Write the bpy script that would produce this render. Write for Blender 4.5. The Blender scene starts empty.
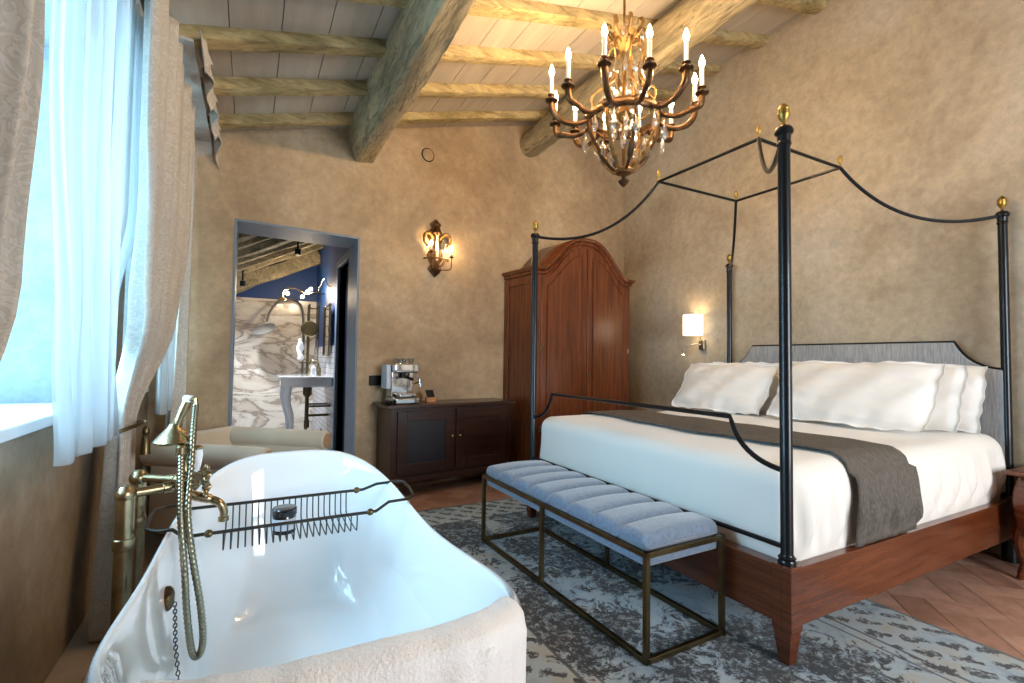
import bpy, math, random
from mathutils import Vector, Matrix
PI = math.pi
S = bpy.context.scene
C = S.collection
R = random.Random(7)

# ------------------------------------------------------------------ camera, world, daylight, exposure
cam_d = bpy.data.cameras.new('camera'); cam = bpy.data.objects.new('camera', cam_d); C.objects.link(cam)
cam_d.sensor_width = 36; cam_d.lens = 486.83 * 36 / 1024; cam_d.clip_start = 0.05
yaw, pitch, roll = 0.49434, 0.03719, 0.013355
def _rot(x, y, z):
    cr, sr = math.cos(roll), math.sin(roll); x, z = x*cr - z*sr, x*sr + z*cr
    cp, sp = math.cos(pitch), math.sin(pitch); y, z = y*cp - z*sp, y*sp + z*cp
    c, s = math.cos(yaw), math.sin(yaw); x, y = x*c + y*s, -x*s + y*c
    return Vector((x, y, z))
rx, ry, rz = _rot(1, 0, 0), _rot(0, 0, 1), -_rot(0, 1, 0)
M = Matrix(((rx.x, ry.x, rz.x), (rx.y, ry.y, rz.y), (rx.z, ry.z, rz.z))).to_4x4()
M.translation = (0, 0, 1.1938)
cam.matrix_world = M
S.camera = cam
S.view_settings.view_transform = 'Standard'; S.view_settings.look = 'None'
S.view_settings.exposure = 0.25; S.view_settings.gamma = 1; S.view_settings.use_curve_mapping = False
S.cycles.use_denoising = True
S.cycles.max_bounces = 10; S.cycles.diffuse_bounces = 5; S.cycles.transparent_max_bounces = 16
S.cycles.sample_clamp_indirect = 6; S.cycles.caustics_reflective = False; S.cycles.caustics_refractive = False
W = bpy.data.worlds.new('sky'); S.world = W; W.use_nodes = True
W.node_tree.nodes['Background'].inputs[0].default_value = (0.60, 0.84, 1.0, 1)
W.node_tree.nodes['Background'].inputs[1].default_value = 1.6

def area(name, loc, rot, sx, sy, power, col):
    l = bpy.data.lights.new(name, 'AREA'); l.shape = 'RECTANGLE'; l.size = sx; l.size_y = sy
    l.energy = power; l.color = col
    o = bpy.data.objects.new(name, l); C.objects.link(o); o.location = loc; o.rotation_euler = rot
    return o
# daylight outside the three windows
area('daylight_window_1', (-1.25, 1.9, 1.75), (0, -PI/2, 0), 1.5, 1.8, 150, (0.40, 0.73, 1.0))
area('daylight_window_2', (-1.25, 3.77, 1.75), (0, -PI/2, 0), 1.5, 0.75, 60, (0.50, 0.82, 1.0))
area('daylight_window_3', (2.6, -2.55, 1.75), (PI/2, 0, 0), 1.8, 1.7, 175, (0.95, 0.97, 1.0))

# ------------------------------------------------------------------ helpers
class MB:
    def __init__(s): s.v = []; s.f = []
    def add(s, vs, fs):
        n = len(s.v); s.v += [tuple(v) for v in vs]; s.f += [tuple(i + n for i in f) for f in fs]; return s
    def box(s, x0, x1, y0, y1, z0, z1):
        return s.add([(x0,y0,z0),(x1,y0,z0),(x1,y1,z0),(x0,y1,z0),(x0,y0,z1),(x1,y0,z1),(x1,y1,z1),(x0,y1,z1)],
                     [(0,3,2,1),(4,5,6,7),(0,1,5,4),(1,2,6,5),(2,3,7,6),(3,0,4,7)])
    def hexa(s, b, t):  # 4 bottom points, 4 top points
        return s.add(list(b) + list(t), [(0,3,2,1),(4,5,6,7),(0,1,5,4),(1,2,6,5),(2,3,7,6),(3,0,4,7)])
    def tube(s, pts, r, seg=10, closed=False, caps=True, flat=1.0):
        pts = [Vector(p) for p in pts]; n = len(pts)
        rr = r if isinstance(r, (list, tuple)) else [r]*n
        vs = []; fs = []; up = None
        for i, p in enumerate(pts):
            a = pts[(i-1) % n] if (closed or i > 0) else p
            b = pts[(i+1) % n] if (closed or i < n-1) else p
            t = (b - a)
            if t.length < 1e-9: t = Vector((0,0,1))
            t.normalize()
            if up is None:
                up = Vector((0,0,1)) if abs(t.z) < .9 else Vector((1,0,0))
            u = t.cross(up)
            if u.length < 1e-6: u = t.cross(Vector((0.3,1,0.2)))
            u.normalize(); w = u.cross(t).normalized(); up = w
            for k in range(seg):
                an = 2*PI*(k+.5)/seg
                vs.append(p + u*math.cos(an)*rr[i] + w*math.sin(an)*rr[i]*flat)
        m = n if closed else n-1
        for i in range(m):
            j = (i+1) % n
            for k in range(seg):
                l = (k+1) % seg
                fs.append((i*seg+k, i*seg+l, j*seg+l, j*seg+k))
        if caps and not closed:
            fs.append(tuple(range(seg-1, -1, -1))); fs.append(tuple((n-1)*seg+k for k in range(seg)))
        return s.add(vs, fs)
    def lathe(s, prof, c=(0,0,0), seg=20, axis='z', M=None):
        vs = []; fs = []; n = len(prof)
        for r, h in prof:
            for k in range(seg):
                a = 2*PI*k/seg
                p = (r*math.cos(a), r*math.sin(a), h)
                if axis == 'x': p = (p[2], p[0], p[1])
                if axis == 'y': p = (p[0], -p[2], p[1]) if False else (p[1], p[2], p[0])
                p = Vector(p)
                if M is not None: p = M @ p
                vs.append(p + Vector(c))
        for i in range(n-1):
            for k in range(seg):
                l = (k+1) % seg
                fs.append((i*seg+k, i*seg+l, (i+1)*seg+l, (i+1)*seg+k))
        if prof[0][0] > 1e-6: fs.append(tuple(range(seg-1, -1, -1)))
        if prof[-1][0] > 1e-6: fs.append(tuple((n-1)*seg+k for k in range(seg)))
        return s.add(vs, fs)
    def grid(s, fn, nu, nv, closeu=False):
        vs = [fn(i/(nu if closeu else nu-1), j/(nv-1)) for j in range(nv) for i in range(nu)]
        fs = []
        for j in range(nv-1):
            for i in range(nu if closeu else nu-1):
                k = (i+1) % nu
                fs.append((j*nu+i, j*nu+k, (j+1)*nu+k, (j+1)*nu+i))
        return s.add(vs, fs)
    def prism(s, poly, a, b, plane='xy'):
        def P(p, h):
            return {'xy': (p[0], p[1], h), 'xz': (p[0], h, p[1]), 'yz': (h, p[0], p[1])}[plane]
        n = len(poly)
        fs = [tuple(range(n-1, -1, -1)), tuple(range(n, 2*n))] + [(i, (i+1) % n, n+(i+1) % n, n+i) for i in range(n)]
        return s.add([P(p, a) for p in poly] + [P(p, b) for p in poly], fs)
    def rbox(s, lo, hi, r, n=8, fn=None):
        lo = Vector(lo); hi = Vector(hi); c = (lo+hi)/2; h = (hi-lo)/2
        nn = n if isinstance(n, (list, tuple)) else (n, n, n)
        vs = []; idx = {}; fs = []
        def par(k, m, ax):  # denser near the edges
            e = min(r/h[ax]*0.999, .999); q = 4
            g = [-1 + e*(1-math.cos(PI/2*i/q)) if False else -1 + e*i/q for i in range(q)] + [-1+e + (2-2*e)*i/m for i in range(m+1)] + [1-e + e*(i+1)/q for i in range(q)]
            return g
        G = [par(0, nn[a], a) for a in range(3)]
        def V(p):
            key = tuple(round(x, 6) for x in p)
            if key in idx: return idx[key]
            q = Vector([p[a]*h[a] for a in range(3)])
            inner = Vector([max(-(h[a]-r), min(h[a]-r, q[a])) for a in range(3)])
            d = q - inner
            if d.length > 1e-9: q = inner + d.normalized()*r if True else q
            q = c + q
            if fn: q = Vector(fn(q))
            idx[key] = len(vs); vs.append(q); return idx[key]
        for ax in range(3):
            a1, a2 = (ax+1) % 3, (ax+2) % 3
            for sg in (-1, 1):
                for i in range(len(G[a1])-1):
                    for j in range(len(G[a2])-1):
                        q = []
                        for (di, dj) in ((0,0),(1,0),(1,1),(0,1)):
                            p = [0,0,0]; p[ax] = sg; p[a1] = G[a1][i+di]; p[a2] = G[a2][j+dj]; q.append(V(p))
                        fs.append(tuple(q if sg > 0 else q[::-1]))
        return s.add(vs, fs)

ROOT = {}
def mesh_obj(mb, name, mat, parent=None, smooth=35, bevel=0, world=False, solid=0, sub=0):
    v = mb.v
    if world and parent is not None:
        mi = ROOT[parent.name].inverted()
        v = [tuple(mi @ Vector(p)) for p in v]
    me = bpy.data.meshes.new(name); me.from_pydata(v, [], mb.f); me.validate(); me.update()
    me.materials.append(mat)
    o = bpy.data.objects.new(name, me); C.objects.link(o)
    if parent is not None:
        o.parent = parent; ROOT[o.name] = ROOT[parent.name]
    else: ROOT[o.name] = Matrix.Identity(4)
    if smooth:
        me.shade_smooth()
        if smooth < 180: me.set_sharp_from_angle(angle=math.radians(smooth))
    if solid:
        m = o.modifiers.new('solid', 'SOLIDIFY'); m.thickness = solid; m.offset = 0
    if bevel:
        m = o.modifiers.new('bevel', 'BEVEL'); m.width = bevel; m.segments = 2; m.limit_method = 'ANGLE'; m.angle_limit = math.radians(40)
        m.harden_normals = True
    if sub:
        m = o.modifiers.new('sub', 'SUBSURF'); m.levels = sub; m.render_levels = sub
    return o
def tag(o, label, cat, group=None, kind=None):
    o['label'] = label; o['category'] = cat
    if group: o['group'] = group
    if kind: o['kind'] = kind
    return o
def thing(name, label, cat, loc=(0,0,0), rotz=0, group=None):
    o = bpy.data.objects.new(name, None); C.objects.link(o); o.empty_display_size = .05
    o.location = loc; o.rotation_euler = (0, 0, rotz)
    ROOT[o.name] = Matrix.Translation(loc) @ Matrix.Rotation(rotz, 4, 'Z')
    return tag(o, label, cat, group)
def struct(mb, name, mat, parent=None, **k):
    o = mesh_obj(mb, name, mat, parent, **k)
    if parent is None: o['kind'] = 'structure'
    return o
def bez(p0, p1, p2, n=14):
    out = []
    for i in range(n+1):
        t = i/n; out.append(tuple((1-t)**2*a + 2*t*(1-t)*b + t*t*c for a, b, c in zip(p0, p1, p2)))
    return out
def smoothpath(pts, n=6):  # Catmull-Rom
    P = [Vector(p) for p in pts]; P = [2*P[0]-P[1]] + P + [2*P[-1]-P[-2]]; out = []
    for i in range(1, len(P)-2):
        for k in range(n):
            t = k/n; a, b, c, d = P[i-1:i+3]
            out.append(.5*((2*b) + (c-a)*t + (2*a-5*b+4*c-d)*t*t + (3*b-a-3*c+d)*t**3))
    out.append(P[-2]); return out

# ------------------------------------------------------------------ materials
def newmat(name):
    m = bpy.data.materials.new(name); m.use_nodes = True
    nt = m.node_tree; return m, nt, nt.nodes['Principled BSDF']
def lin(c): return tuple((x/12.92 if x <= .04045 else ((x+.055)/1.055)**2.4) for x in c) + (1,)
def hexc(s): return lin(tuple(int(s[i:i+2], 16)/255 for i in (0, 2, 4)))
def noise(nt, scale, detail=4, rough=.6, vec=None, dist=0):
    n = nt.nodes.new('ShaderNodeTexNoise'); n.inputs['Scale'].default_value = scale; n.inputs['Detail'].default_value = detail
    n.inputs['Roughness'].default_value = rough; n.inputs['Distortion'].default_value = dist
    if vec is not None: nt.links.new(vec, n.inputs['Vector'])
    return n.outputs['Fac']
def coords(nt, scale=(1,1,1), kind='Object', rot=(0,0,0)):
    tc = nt.nodes.new('ShaderNodeTexCoord'); mp = nt.nodes.new('ShaderNodeMapping')
    mp.inputs['Scale'].default_value = scale; mp.inputs['Rotation'].default_value = rot
    nt.links.new(tc.outputs[kind], mp.inputs['Vector']); return mp.outputs['Vector']
def ramp(nt, fac, stops):
    r = nt.nodes.new('ShaderNodeValToRGB'); e = r.color_ramp.elements
    while len(e) < len(stops): e.new(.5)
    for i, (p, c) in enumerate(stops): e[i].position = p; e[i].color = c
    nt.links.new(fac, r.inputs[0]); return r.outputs[0]
def mixc(nt, fac, a, b, mode='MIX'):
    m = nt.nodes.new('ShaderNodeMix'); m.data_type = 'RGBA'; m.blend_type = mode
    for s, i in ((fac, 0), (a, 6), (b, 7)):
        if isinstance(s, (int, float)): m.inputs[i].default_value = s
        elif isinstance(s, tuple): m.inputs[i].default_value = s
        else: nt.links.new(s, m.inputs[i])
    return m.outputs[2]
def math_(nt, op, a, b=0.0, c=0.0):
    m = nt.nodes.new('ShaderNodeMath'); m.operation = op
    for i, s in enumerate((a, b, c)):
        if isinstance(s, (int, float)): m.inputs[i].default_value = s
        else: nt.links.new(s, m.inputs[i])
    return m.outputs[0]
def bump(nt, b, h, strength=.3, dist=.01):
    n = nt.nodes.new('ShaderNodeBump'); n.inputs['Strength'].default_value = strength; n.inputs['Distance'].default_value = dist
    nt.links.new(h, n.inputs['Height']); nt.links.new(n.outputs[0], b.inputs['Normal'])
def simple(name, col, rough=.5, metal=0, coat=0, var=0, vs=8, bmp=0, bs=40, spec=None, sheen=0, sc=(1,1,1)):
    m, nt, b = newmat(name)
    c = hexc(col); b.inputs['Base Color'].default_value = c
    b.inputs['Roughness'].default_value = rough; b.inputs['Metallic'].default_value = metal
    b.inputs['Coat Weight'].default_value = coat; b.inputs['Sheen Weight'].default_value = sheen
    if spec is not None: b.inputs['Specular IOR Level'].default_value = spec
    if var or bmp: v = coords(nt, sc)
    if var:
        d = tuple(x*(1-var) for x in c[:3]) + (1,); l = tuple(min(1, x*(1+var)) for x in c[:3]) + (1,)
        nt.links.new(ramp(nt, noise(nt, vs, 5, .6, v), [(.3, d), (.7, l)]), b.inputs['Base Color'])
    if bmp: bump(nt, b, noise(nt, bs, 4, .6, v), bmp, .004)
    return m
def wood(name, dark, light, rough=.3, scale=(1,1,1), coat=.2, bmp=.1, ns=4):
    m, nt, b = newmat(name); v = coords(nt, scale)
    f = noise(nt, ns, 6, .65, v, .6)
    nt.links.new(ramp(nt, f, [(.32, hexc(dark)), (.62, hexc(light))]), b.inputs['Base Color'])
    b.inputs['Roughness'].default_value = rough; b.inputs['Coat Weight'].default_value = coat
    b.inputs['Coat Roughness'].default_value = .2
    bump(nt, b, f, bmp, .003); return m

def plaster(name, c1, c2, c3):
    m, nt, b = newmat(name); v = coords(nt)
    big = ramp(nt, noise(nt, 1.1, 6, .62, v, .4), [(.35, hexc(c1)), (.5, hexc(c2)), (.68, hexc(c3))])
    fine = ramp(nt, noise(nt, 14, 8, .75, v, .2), [(.3, (.58,.58,.58,1)), (.7, (1,1,1,1))])
    col = mixc(nt, .8, big, fine, 'MULTIPLY')
    nt.links.new(col, b.inputs['Base Color']); b.inputs['Roughness'].default_value = .72
    bump(nt, b, noise(nt, 22, 6, .7, v), .22, .01); return m
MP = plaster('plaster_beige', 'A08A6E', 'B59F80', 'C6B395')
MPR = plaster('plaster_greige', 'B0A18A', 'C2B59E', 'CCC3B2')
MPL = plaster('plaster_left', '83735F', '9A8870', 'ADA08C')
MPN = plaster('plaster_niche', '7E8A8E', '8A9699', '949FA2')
MBEAM = None
def beammat():
    m, nt, b = newmat('aged_beam'); v = coords(nt, (1,1,1))
    g = noise(nt, 2.2, 6, .6, coords(nt, (3,.5,3)), .8)
    f = noise(nt, 9, 8, .7, coords(nt, (3,.5,3)), 1.2)
    c = ramp(nt, g, [(.3, hexc('7A7258')), (.48, hexc('9C9072')), (.62, hexc('B5A480')), (.75, hexc('968C72'))])
    ck = ramp(nt, noise(nt, 3, 3, .5, coords(nt, (5,.35,5)), .4), [(.488, (1,1,1,1)), (.5, (.25,.23,.2,1)), (.512, (1,1,1,1))])
    c = mixc(nt, .9, c, ck, 'MULTIPLY')
    c2 = mixc(nt, .75, c, ramp(nt, f, [(.36, (.34,.32,.28,1)), (.58, (1,1,1,1))]), 'MULTIPLY')
    nt.links.new(c2, b.inputs['Base Color']); b.inputs['Roughness'].default_value = .75
    bump(nt, b, f, .5, .02); return m
MBEAM = beammat()
def raftmat():
    m, nt, b = newmat('aged_rafter')
    f = noise(nt, 7, 8, .7, coords(nt, (.7,3,3)), 1.0)
    g = noise(nt, 1.8, 4, .6, coords(nt, (1,1,1)))
    c = ramp(nt, g, [(.35, hexc('968658')), (.5, hexc('BCA878')), (.65, hexc('A89870'))])
    nt.links.new(mixc(nt, .75, c, ramp(nt, f, [(.36, (.3,.27,.22,1)), (.56, (1,1,1,1))]), 'MULTIPLY'), b.inputs['Base Color'])
    b.inputs['Roughness'].default_value = .75; bump(nt, b, f, .5, .015); return m
MRAFT = raftmat()
MPLANK = simple('whitewashed_planks', 'B4AA9A', .8, var=.14, vs=3, bmp=.2, bs=30, sc=(3,.4,3))
MMAHOG = wood('mahogany', '4A2210', '6E3A1C', .26, (14,14,.8), .35, .06, 2.2)
MBEDW = wood('cherry_bed_frame', '4C220F', '6E3A20', .26, (1.0,.8,14), .35, .06, 2.2)
MDARKW = wood('dark_walnut_stain', '24140F', '381F16', .3, (1,8,10), .3, .06, 2.2)
MDARKP = simple('dark_panel', '14121A', .4, var=.2, vs=4)
MBLACK = simple('black_iron', '14181D', .32, .55, coat=.2)
MBRASS = simple('aged_brass', 'A39170', .27, 1, var=.25, vs=20)
MBRASSD = simple('bronze_brass_frame', '6E6044', .35, 1, var=.25, vs=12)
MGOLD = simple('antique_gold', 'A58745', .38, 1, var=.4, vs=40, bmp=.4, bs=60)
MBRONZE = simple('chandelier_bronze', '5E4630', .4, .9, var=.45, vs=25, bmp=.3, bs=60)
MBRONZEL = simple('chandelier_gilt', '8C6C40', .42, .9, var=.4, vs=25, bmp=.3, bs=60)
MENAM = simple('white_enamel', 'EEF1F3', .08, coat=1)
MWHITE = simple('white_linen', 'EDEAE4', .85, sheen=.2, bmp=.12, bs=6)
MPILL = simple('white_cotton', 'F2F0EC', .8, sheen=.2, bmp=.15, bs=9)
MTOWEL = simple('white_terry', 'FAFAFA', .95, sheen=.6, bmp=.9, bs=160)
MNAVY = simple('navy_paint', '123C76', .55, var=.1, vs=3)
MTRIM = simple('slate_blue_paint', '6A7A8C', .5, var=.06, vs=4)
MSILL = simple('white_stone_sill', 'D8DADA', .3)
MPORC = simple('porcelain', 'E9ECEE', .12, coat=.6)
MCHROME = simple('chrome', 'D8DCE0', .1, 1)
MCHAIR = simple('cream_linen_upholstery', 'C2B8A6', .85, var=.08, vs=5, bmp=.2, bs=80, sheen=.2)
MPLUG = simple('black_plastic', '0C0C0C', .5, spec=.2)
MGREYM = simple('grey_wire', '4A4844', .35, .9)
MWAX = simple('ivory_candle', 'E9E0C8', .5)
MWFRAME = simple('white_window_paint', 'E4E6E6', .4)
MRUBBER = simple('dark_glass_jar', '16181C', .15, coat=.5)
MLAB = simple('jar_label', 'C9CBD6', .6)
MGOLDW = simple('light_oak', 'A87038', .45, var=.2, vs=20)

def fabric_bench():
    m, nt, b = newmat('slate_blue_velvet')
    f = noise(nt, 60, 4, .6, coords(nt))
    nt.links.new(ramp(nt, f, [(.3, hexc('5E6E80')), (.7, hexc('7688A0'))]), b.inputs['Base Color'])
    b.inputs['Roughness'].default_value = .8; b.inputs['Sheen Weight'].default_value = .5; return m
MBENCH = fabric_bench()
def fabric_weave(name, c1, c2, sc, rough=.85):
    m, nt, b = newmat(name)
    f = noise(nt, 5, 6, .7, coords(nt, sc))
    nt.links.new(ramp(nt, f, [(.35, hexc(c1)), (.65, hexc(c2))]), b.inputs['Base Color'])
    b.inputs['Roughness'].default_value = rough; bump(nt, b, f, .2, .003); return m
MHEAD = fabric_weave('grey_striated_headboard_fabric', '82868A', 'B0B2B4', (1, 30, 2))
MRUN = fabric_weave('charcoal_taupe_runner_fabric', '47423D', '6C665E', (30, 4, 8))
def curtainmat():
    m, nt, b = newmat('grey_jacquard')
    v = coords(nt, (1,1,1))
    w = noise(nt, 13, 2, .5, v, 2.5)
    c = ramp(nt, w, [(.38, hexc('B2ACA2')), (.46, hexc('A7A197')), (.50, hexc('B8B3AA')), (.56, hexc('BCB7AE')), (.60, hexc('A9A39A')), (.66, hexc('B5B0A7'))])
    nt.links.new(c, b.inputs['Base Color']); b.inputs['Roughness'].default_value = .6; b.inputs['Sheen Weight'].default_value = .3
    return m
MCURT = curtainmat()
def sheermat():
    m, nt, b = newmat('white_sheer')
    b.inputs['Base Color'].default_value = (.9,.92,.94,1); b.inputs['Roughness'].default_value = .9
    t = nt.nodes.new('ShaderNodeBsdfTranslucent'); t.inputs[0].default_value = (.16,.19,.20,1)
    tr = nt.nodes.new('ShaderNodeBsdfTransparent')
    a = nt.nodes.new('ShaderNodeMixShader'); a.inputs[0].default_value = .62
    nt.links.new(b.outputs[0], a.inputs[1]); nt.links.new(t.outputs[0], a.inputs[2])
    c = nt.nodes.new('ShaderNodeMixShader'); c.inputs[0].default_value = .30
    nt.links.new(a.outputs[0], c.inputs[1]); nt.links.new(tr.outputs[0], c.inputs[2])
    nt.links.new(c.outputs[0], nt.nodes['Material Output'].inputs[0]); return m
MSHEER = sheermat()
def glassmat(name, g=.12, tint=(1,1,1,1), rough=.02):
    m, nt, b = newmat(name)
    tr = nt.nodes.new('ShaderNodeBsdfTransparent'); tr.inputs[0].default_value = tint
    gl = nt.nodes.new('ShaderNodeBsdfGlossy'); gl.inputs['Roughness'].default_value = rough
    a = nt.nodes.new('ShaderNodeMixShader')
    fr = nt.nodes.new('ShaderNodeLayerWeight'); fr.inputs[0].default_value = g
    nt.links.new(fr.outputs['Facing'], a.inputs[0]); nt.links.new(tr.outputs[0], a.inputs[1]); nt.links.new(gl.outputs[0], a.inputs[2])
    nt.links.new(a.outputs[0], nt.nodes['Material Output'].inputs[0]); return m
MGLASS = glassmat('window_glass', .1)
MCRYS = glassmat('crystal', .78, (.84,.84,.84,1), .2)
def emis(name, col, st):
    m, nt, b = newmat(name); b.inputs['Base Color'].default_value = (0.8,.75,.6,1)
    b.inputs['Emission Color'].default_value = col; b.inputs['Emission Strength'].default_value = st; return m
MBULB = emis('candle_bulb_glow', (1,.66,.34,1), 480)
MBULB2 = emis('bath_bulb_glow', (1,.78,.52,1), 380)
MSHADE = emis('lit_cream_shade', (1,.80,.58,1), 2.0)
def marblemat():
    m, nt, b = newmat('veined_marble'); v = coords(nt, (1,1,2.2), rot=(0,.25,0))
    a = noise(nt, 1.1, 8, .6, v, 1.3)
    c = ramp(nt, a, [(.36, hexc('D6D0C4')), (.46, hexc('C9BEAE')), (.5, hexc('94877A')), (.53, hexc('D2CBBE')), (.62, hexc('E2DED6')), (.7, hexc('B8AA98'))])
    nt.links.new(c, b.inputs['Base Color']); b.inputs['Roughness'].default_value = .2; return m
MMARB = marblemat()
def marbtile():
    m, nt, b = newmat('pale_marble_tiles'); v = coords(nt, (1,1,1))
    br = nt.nodes.new('ShaderNodeTexBrick'); br.inputs['Scale'].default_value = 4; br.inputs['Mortar Size'].default_value = .015
    br.inputs['Color1'].default_value = hexc('C8CCD0'); br.inputs['Color2'].default_value = hexc('B8BCC4'); br.inputs['Mortar'].default_value = hexc('8F939A')
    nt.links.new(coords(nt, (1,1,1), rot=(0, PI/2, PI/2)), br.inputs['Vector'])
    nt.links.new(br.outputs[0], b.inputs['Base Color']); b.inputs['Roughness'].default_value = .25; return m
MMTILE = marbtile()
def tilemat():
    m, nt, b = newmat('terracotta')
    g = nt.nodes.new('ShaderNodeNewGeometry'); v = coords(nt)
    isl = ramp(nt, g.outputs['Random Per Island'], [(0, hexc('A67C68')), (.4, hexc('B88C78')), (.75, hexc('C49A86')), (1, hexc('B08876'))])
    mo = ramp(nt, noise(nt, 9, 7, .7, v, .3), [(.3, (.62,.58,.55,1)), (.65, (1,1,1,1))])
    nt.links.new(mixc(nt, .85, isl, mo, 'MULTIPLY'), b.inputs['Base Color'])
    b.inputs['Roughness'].default_value = .42; bump(nt, b, noise(nt, 14, 5, .6, v), .2, .006); return m
MTILE = tilemat()
MGROUT = simple('grout', 'B09A84', .9, var=.1)
def rugmat():
    m, nt, b = newmat('distressed_damask')
    tc = nt.nodes.new('ShaderNodeTexCoord'); sx = nt.nodes.new('ShaderNodeSeparateXYZ'); nt.links.new(tc.outputs['Object'], sx.inputs[0])
    X, Y = sx.outputs[0], sx.outputs[1]            # local: rug centre at 0, half size 1.02 x 2.05
    HX, HY = 1.015, 2.05
    dx = math_(nt, 'SUBTRACT', HX, math_(nt, 'ABSOLUTE', X)); dy = math_(nt, 'SUBTRACT', HY, math_(nt, 'ABSOLUTE', Y))
    d = math_(nt, 'MINIMUM', dx, dy)
    v = coords(nt, (1,1,1))
    base = ramp(nt, noise(nt, 3.5, 8, .75, v, .3), [(.3, hexc('64788C')), (.5, hexc('9EACB4')), (.70, hexc('A4957C'))])
    vo = nt.nodes.new('ShaderNodeTexVoronoi'); vo.inputs['Scale'].default_value = 4.2; nt.links.new(v, vo.inputs['Vector'])
    wv = nt.nodes.new('ShaderNodeTexWave'); wv.wave_type = 'RINGS'; wv.rings_direction = 'Z'
    wv.inputs['Scale'].default_value = 5; wv.inputs['Distortion'].default_value = 14; wv.inputs['Detail'].default_value = 3; wv.inputs['Detail Scale'].default_value = 2.2
    nt.links.new(v, wv.inputs['Vector'])
    blob = noise(nt, 9, 7, .75, v, 1.8)
    area_ = noise(nt, 1.9, 3, .5, v, .6)
    th = math_(nt, 'ADD', math_(nt, 'MULTIPLY', area_, .8), math_(nt, 'MULTIPLY', blob, .62))
    motif = ramp(nt, th, [(.675, (0,0,0,1)), (.70, (1,1,1,1))])
    wear = ramp(nt, noise(nt, 34, 6, .8, v, .2), [(.36, (0,0,0,1)), (.5, (1,1,1,1))])
    inner = mixc(nt, math_(nt, 'MULTIPLY', motif, wear), base, hexc('14171E'))
    # border band with herringbone sprigs
    zz = math_(nt, 'SINE', math_(nt, 'ADD', math_(nt, 'MULTIPLY', math_(nt, 'ADD', X, Y), 44), math_(nt, 'MULTIPLY', blob, 11)))
    zz2 = math_(nt, 'SINE', math_(nt, 'MULTIPLY', math_(nt, 'SUBTRACT', X, Y), 17))
    bm = math_(nt, 'GREATER_THAN', math_(nt, 'MULTIPLY', zz, math_(nt, 'ABSOLUTE', zz2)), .28)
    bord = mixc(nt, math_(nt, 'MULTIPLY', bm, wear), base, hexc('2B2B2E'))
    isb = math_(nt, 'LESS_THAN', d, .37)
    col = mixc(nt, isb, inner, bord)
    line = math_(nt, 'LESS_THAN', math_(nt, 'ABSOLUTE', math_(nt, 'SUBTRACT', d, .37)), .008)
    line2 = math_(nt, 'LESS_THAN', math_(nt, 'ABSOLUTE', math_(nt, 'SUBTRACT', d, .43)), .006)
    line3 = math_(nt, 'LESS_THAN', d, .022)
    l = math_(nt, 'MINIMUM', 1, math_(nt, 'ADD', math_(nt, 'ADD', line, line2), line3))
    col = mixc(nt, math_(nt, 'MULTIPLY', l, .8), col, hexc('2A2A2C'))
    nt.links.new(col, b.inputs['Base Color']); b.inputs['Roughness'].default_value = .95; b.inputs['Sheen Weight'].default_value = .2
    bump(nt, b, noise(nt, 90, 3, .6, v), .4, .004); return m
MRUG = rugmat()

# ------------------------------------------------------------------ setting
def ceilz(x): return 2.995 + .305*x
XL, XR = -.62, 4.22
TB = math.tan(math.radians(6.5)); AB = math.radians(6.5)
def backy(x): return 4.812 - TB*(4.22 - x)

fl = MB()
tw, tl, g = .145, .29, .004
ca, sa = math.cos(math.radians(45)), math.sin(math.radians(45))
def tile(cx, cy, w, h):
    q = []
    for (a, b_) in ((-w/2, -h/2), (w/2, -h/2), (w/2, h/2), (-w/2, h/2)):
        q.append(((cx+a)*ca - (cy+b_)*sa, (cx+a)*sa + (cy+b_)*ca))
    mx = sum(p[0] for p in q)/4; my = sum(p[1] for p in q)/4
    if not (-.55 < mx < 4.25 and -2.2 < my < backy(mx)+.1): return
    fl.add([(x, y, 0) for x, y in q], [(0,1,2,3)])
for i in range(-60, 60):
    for j in range(-60, 60):
        # herringbone of 2:1 tiles on a tw grid
        k = (i - j) % 4
        x, y = i*tw, j*tw
        if k == 0: tile(x + tw, y + tw/2, tl-g, tw-g)
        elif k == 2: tile(x + tw/2, y + tw, tw-g, tl-g) if False else None
        if (i - j) % 4 == 3: tile(x + tw/2, y + tw, tw-g, tl-g)
floor = struct(fl, 'floor', MTILE, smooth=0)
struct(MB().box(-.64, 4.24, -2.3, 5.2, -.05, -.0025), 'floor_surface', MGROUT, floor, smooth=0)
struct(MB().box(-1.6, 1.1, 4.9, 8.2, -.04, -.001), 'floor_surface', MMTILE, floor, smooth=0)

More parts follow.
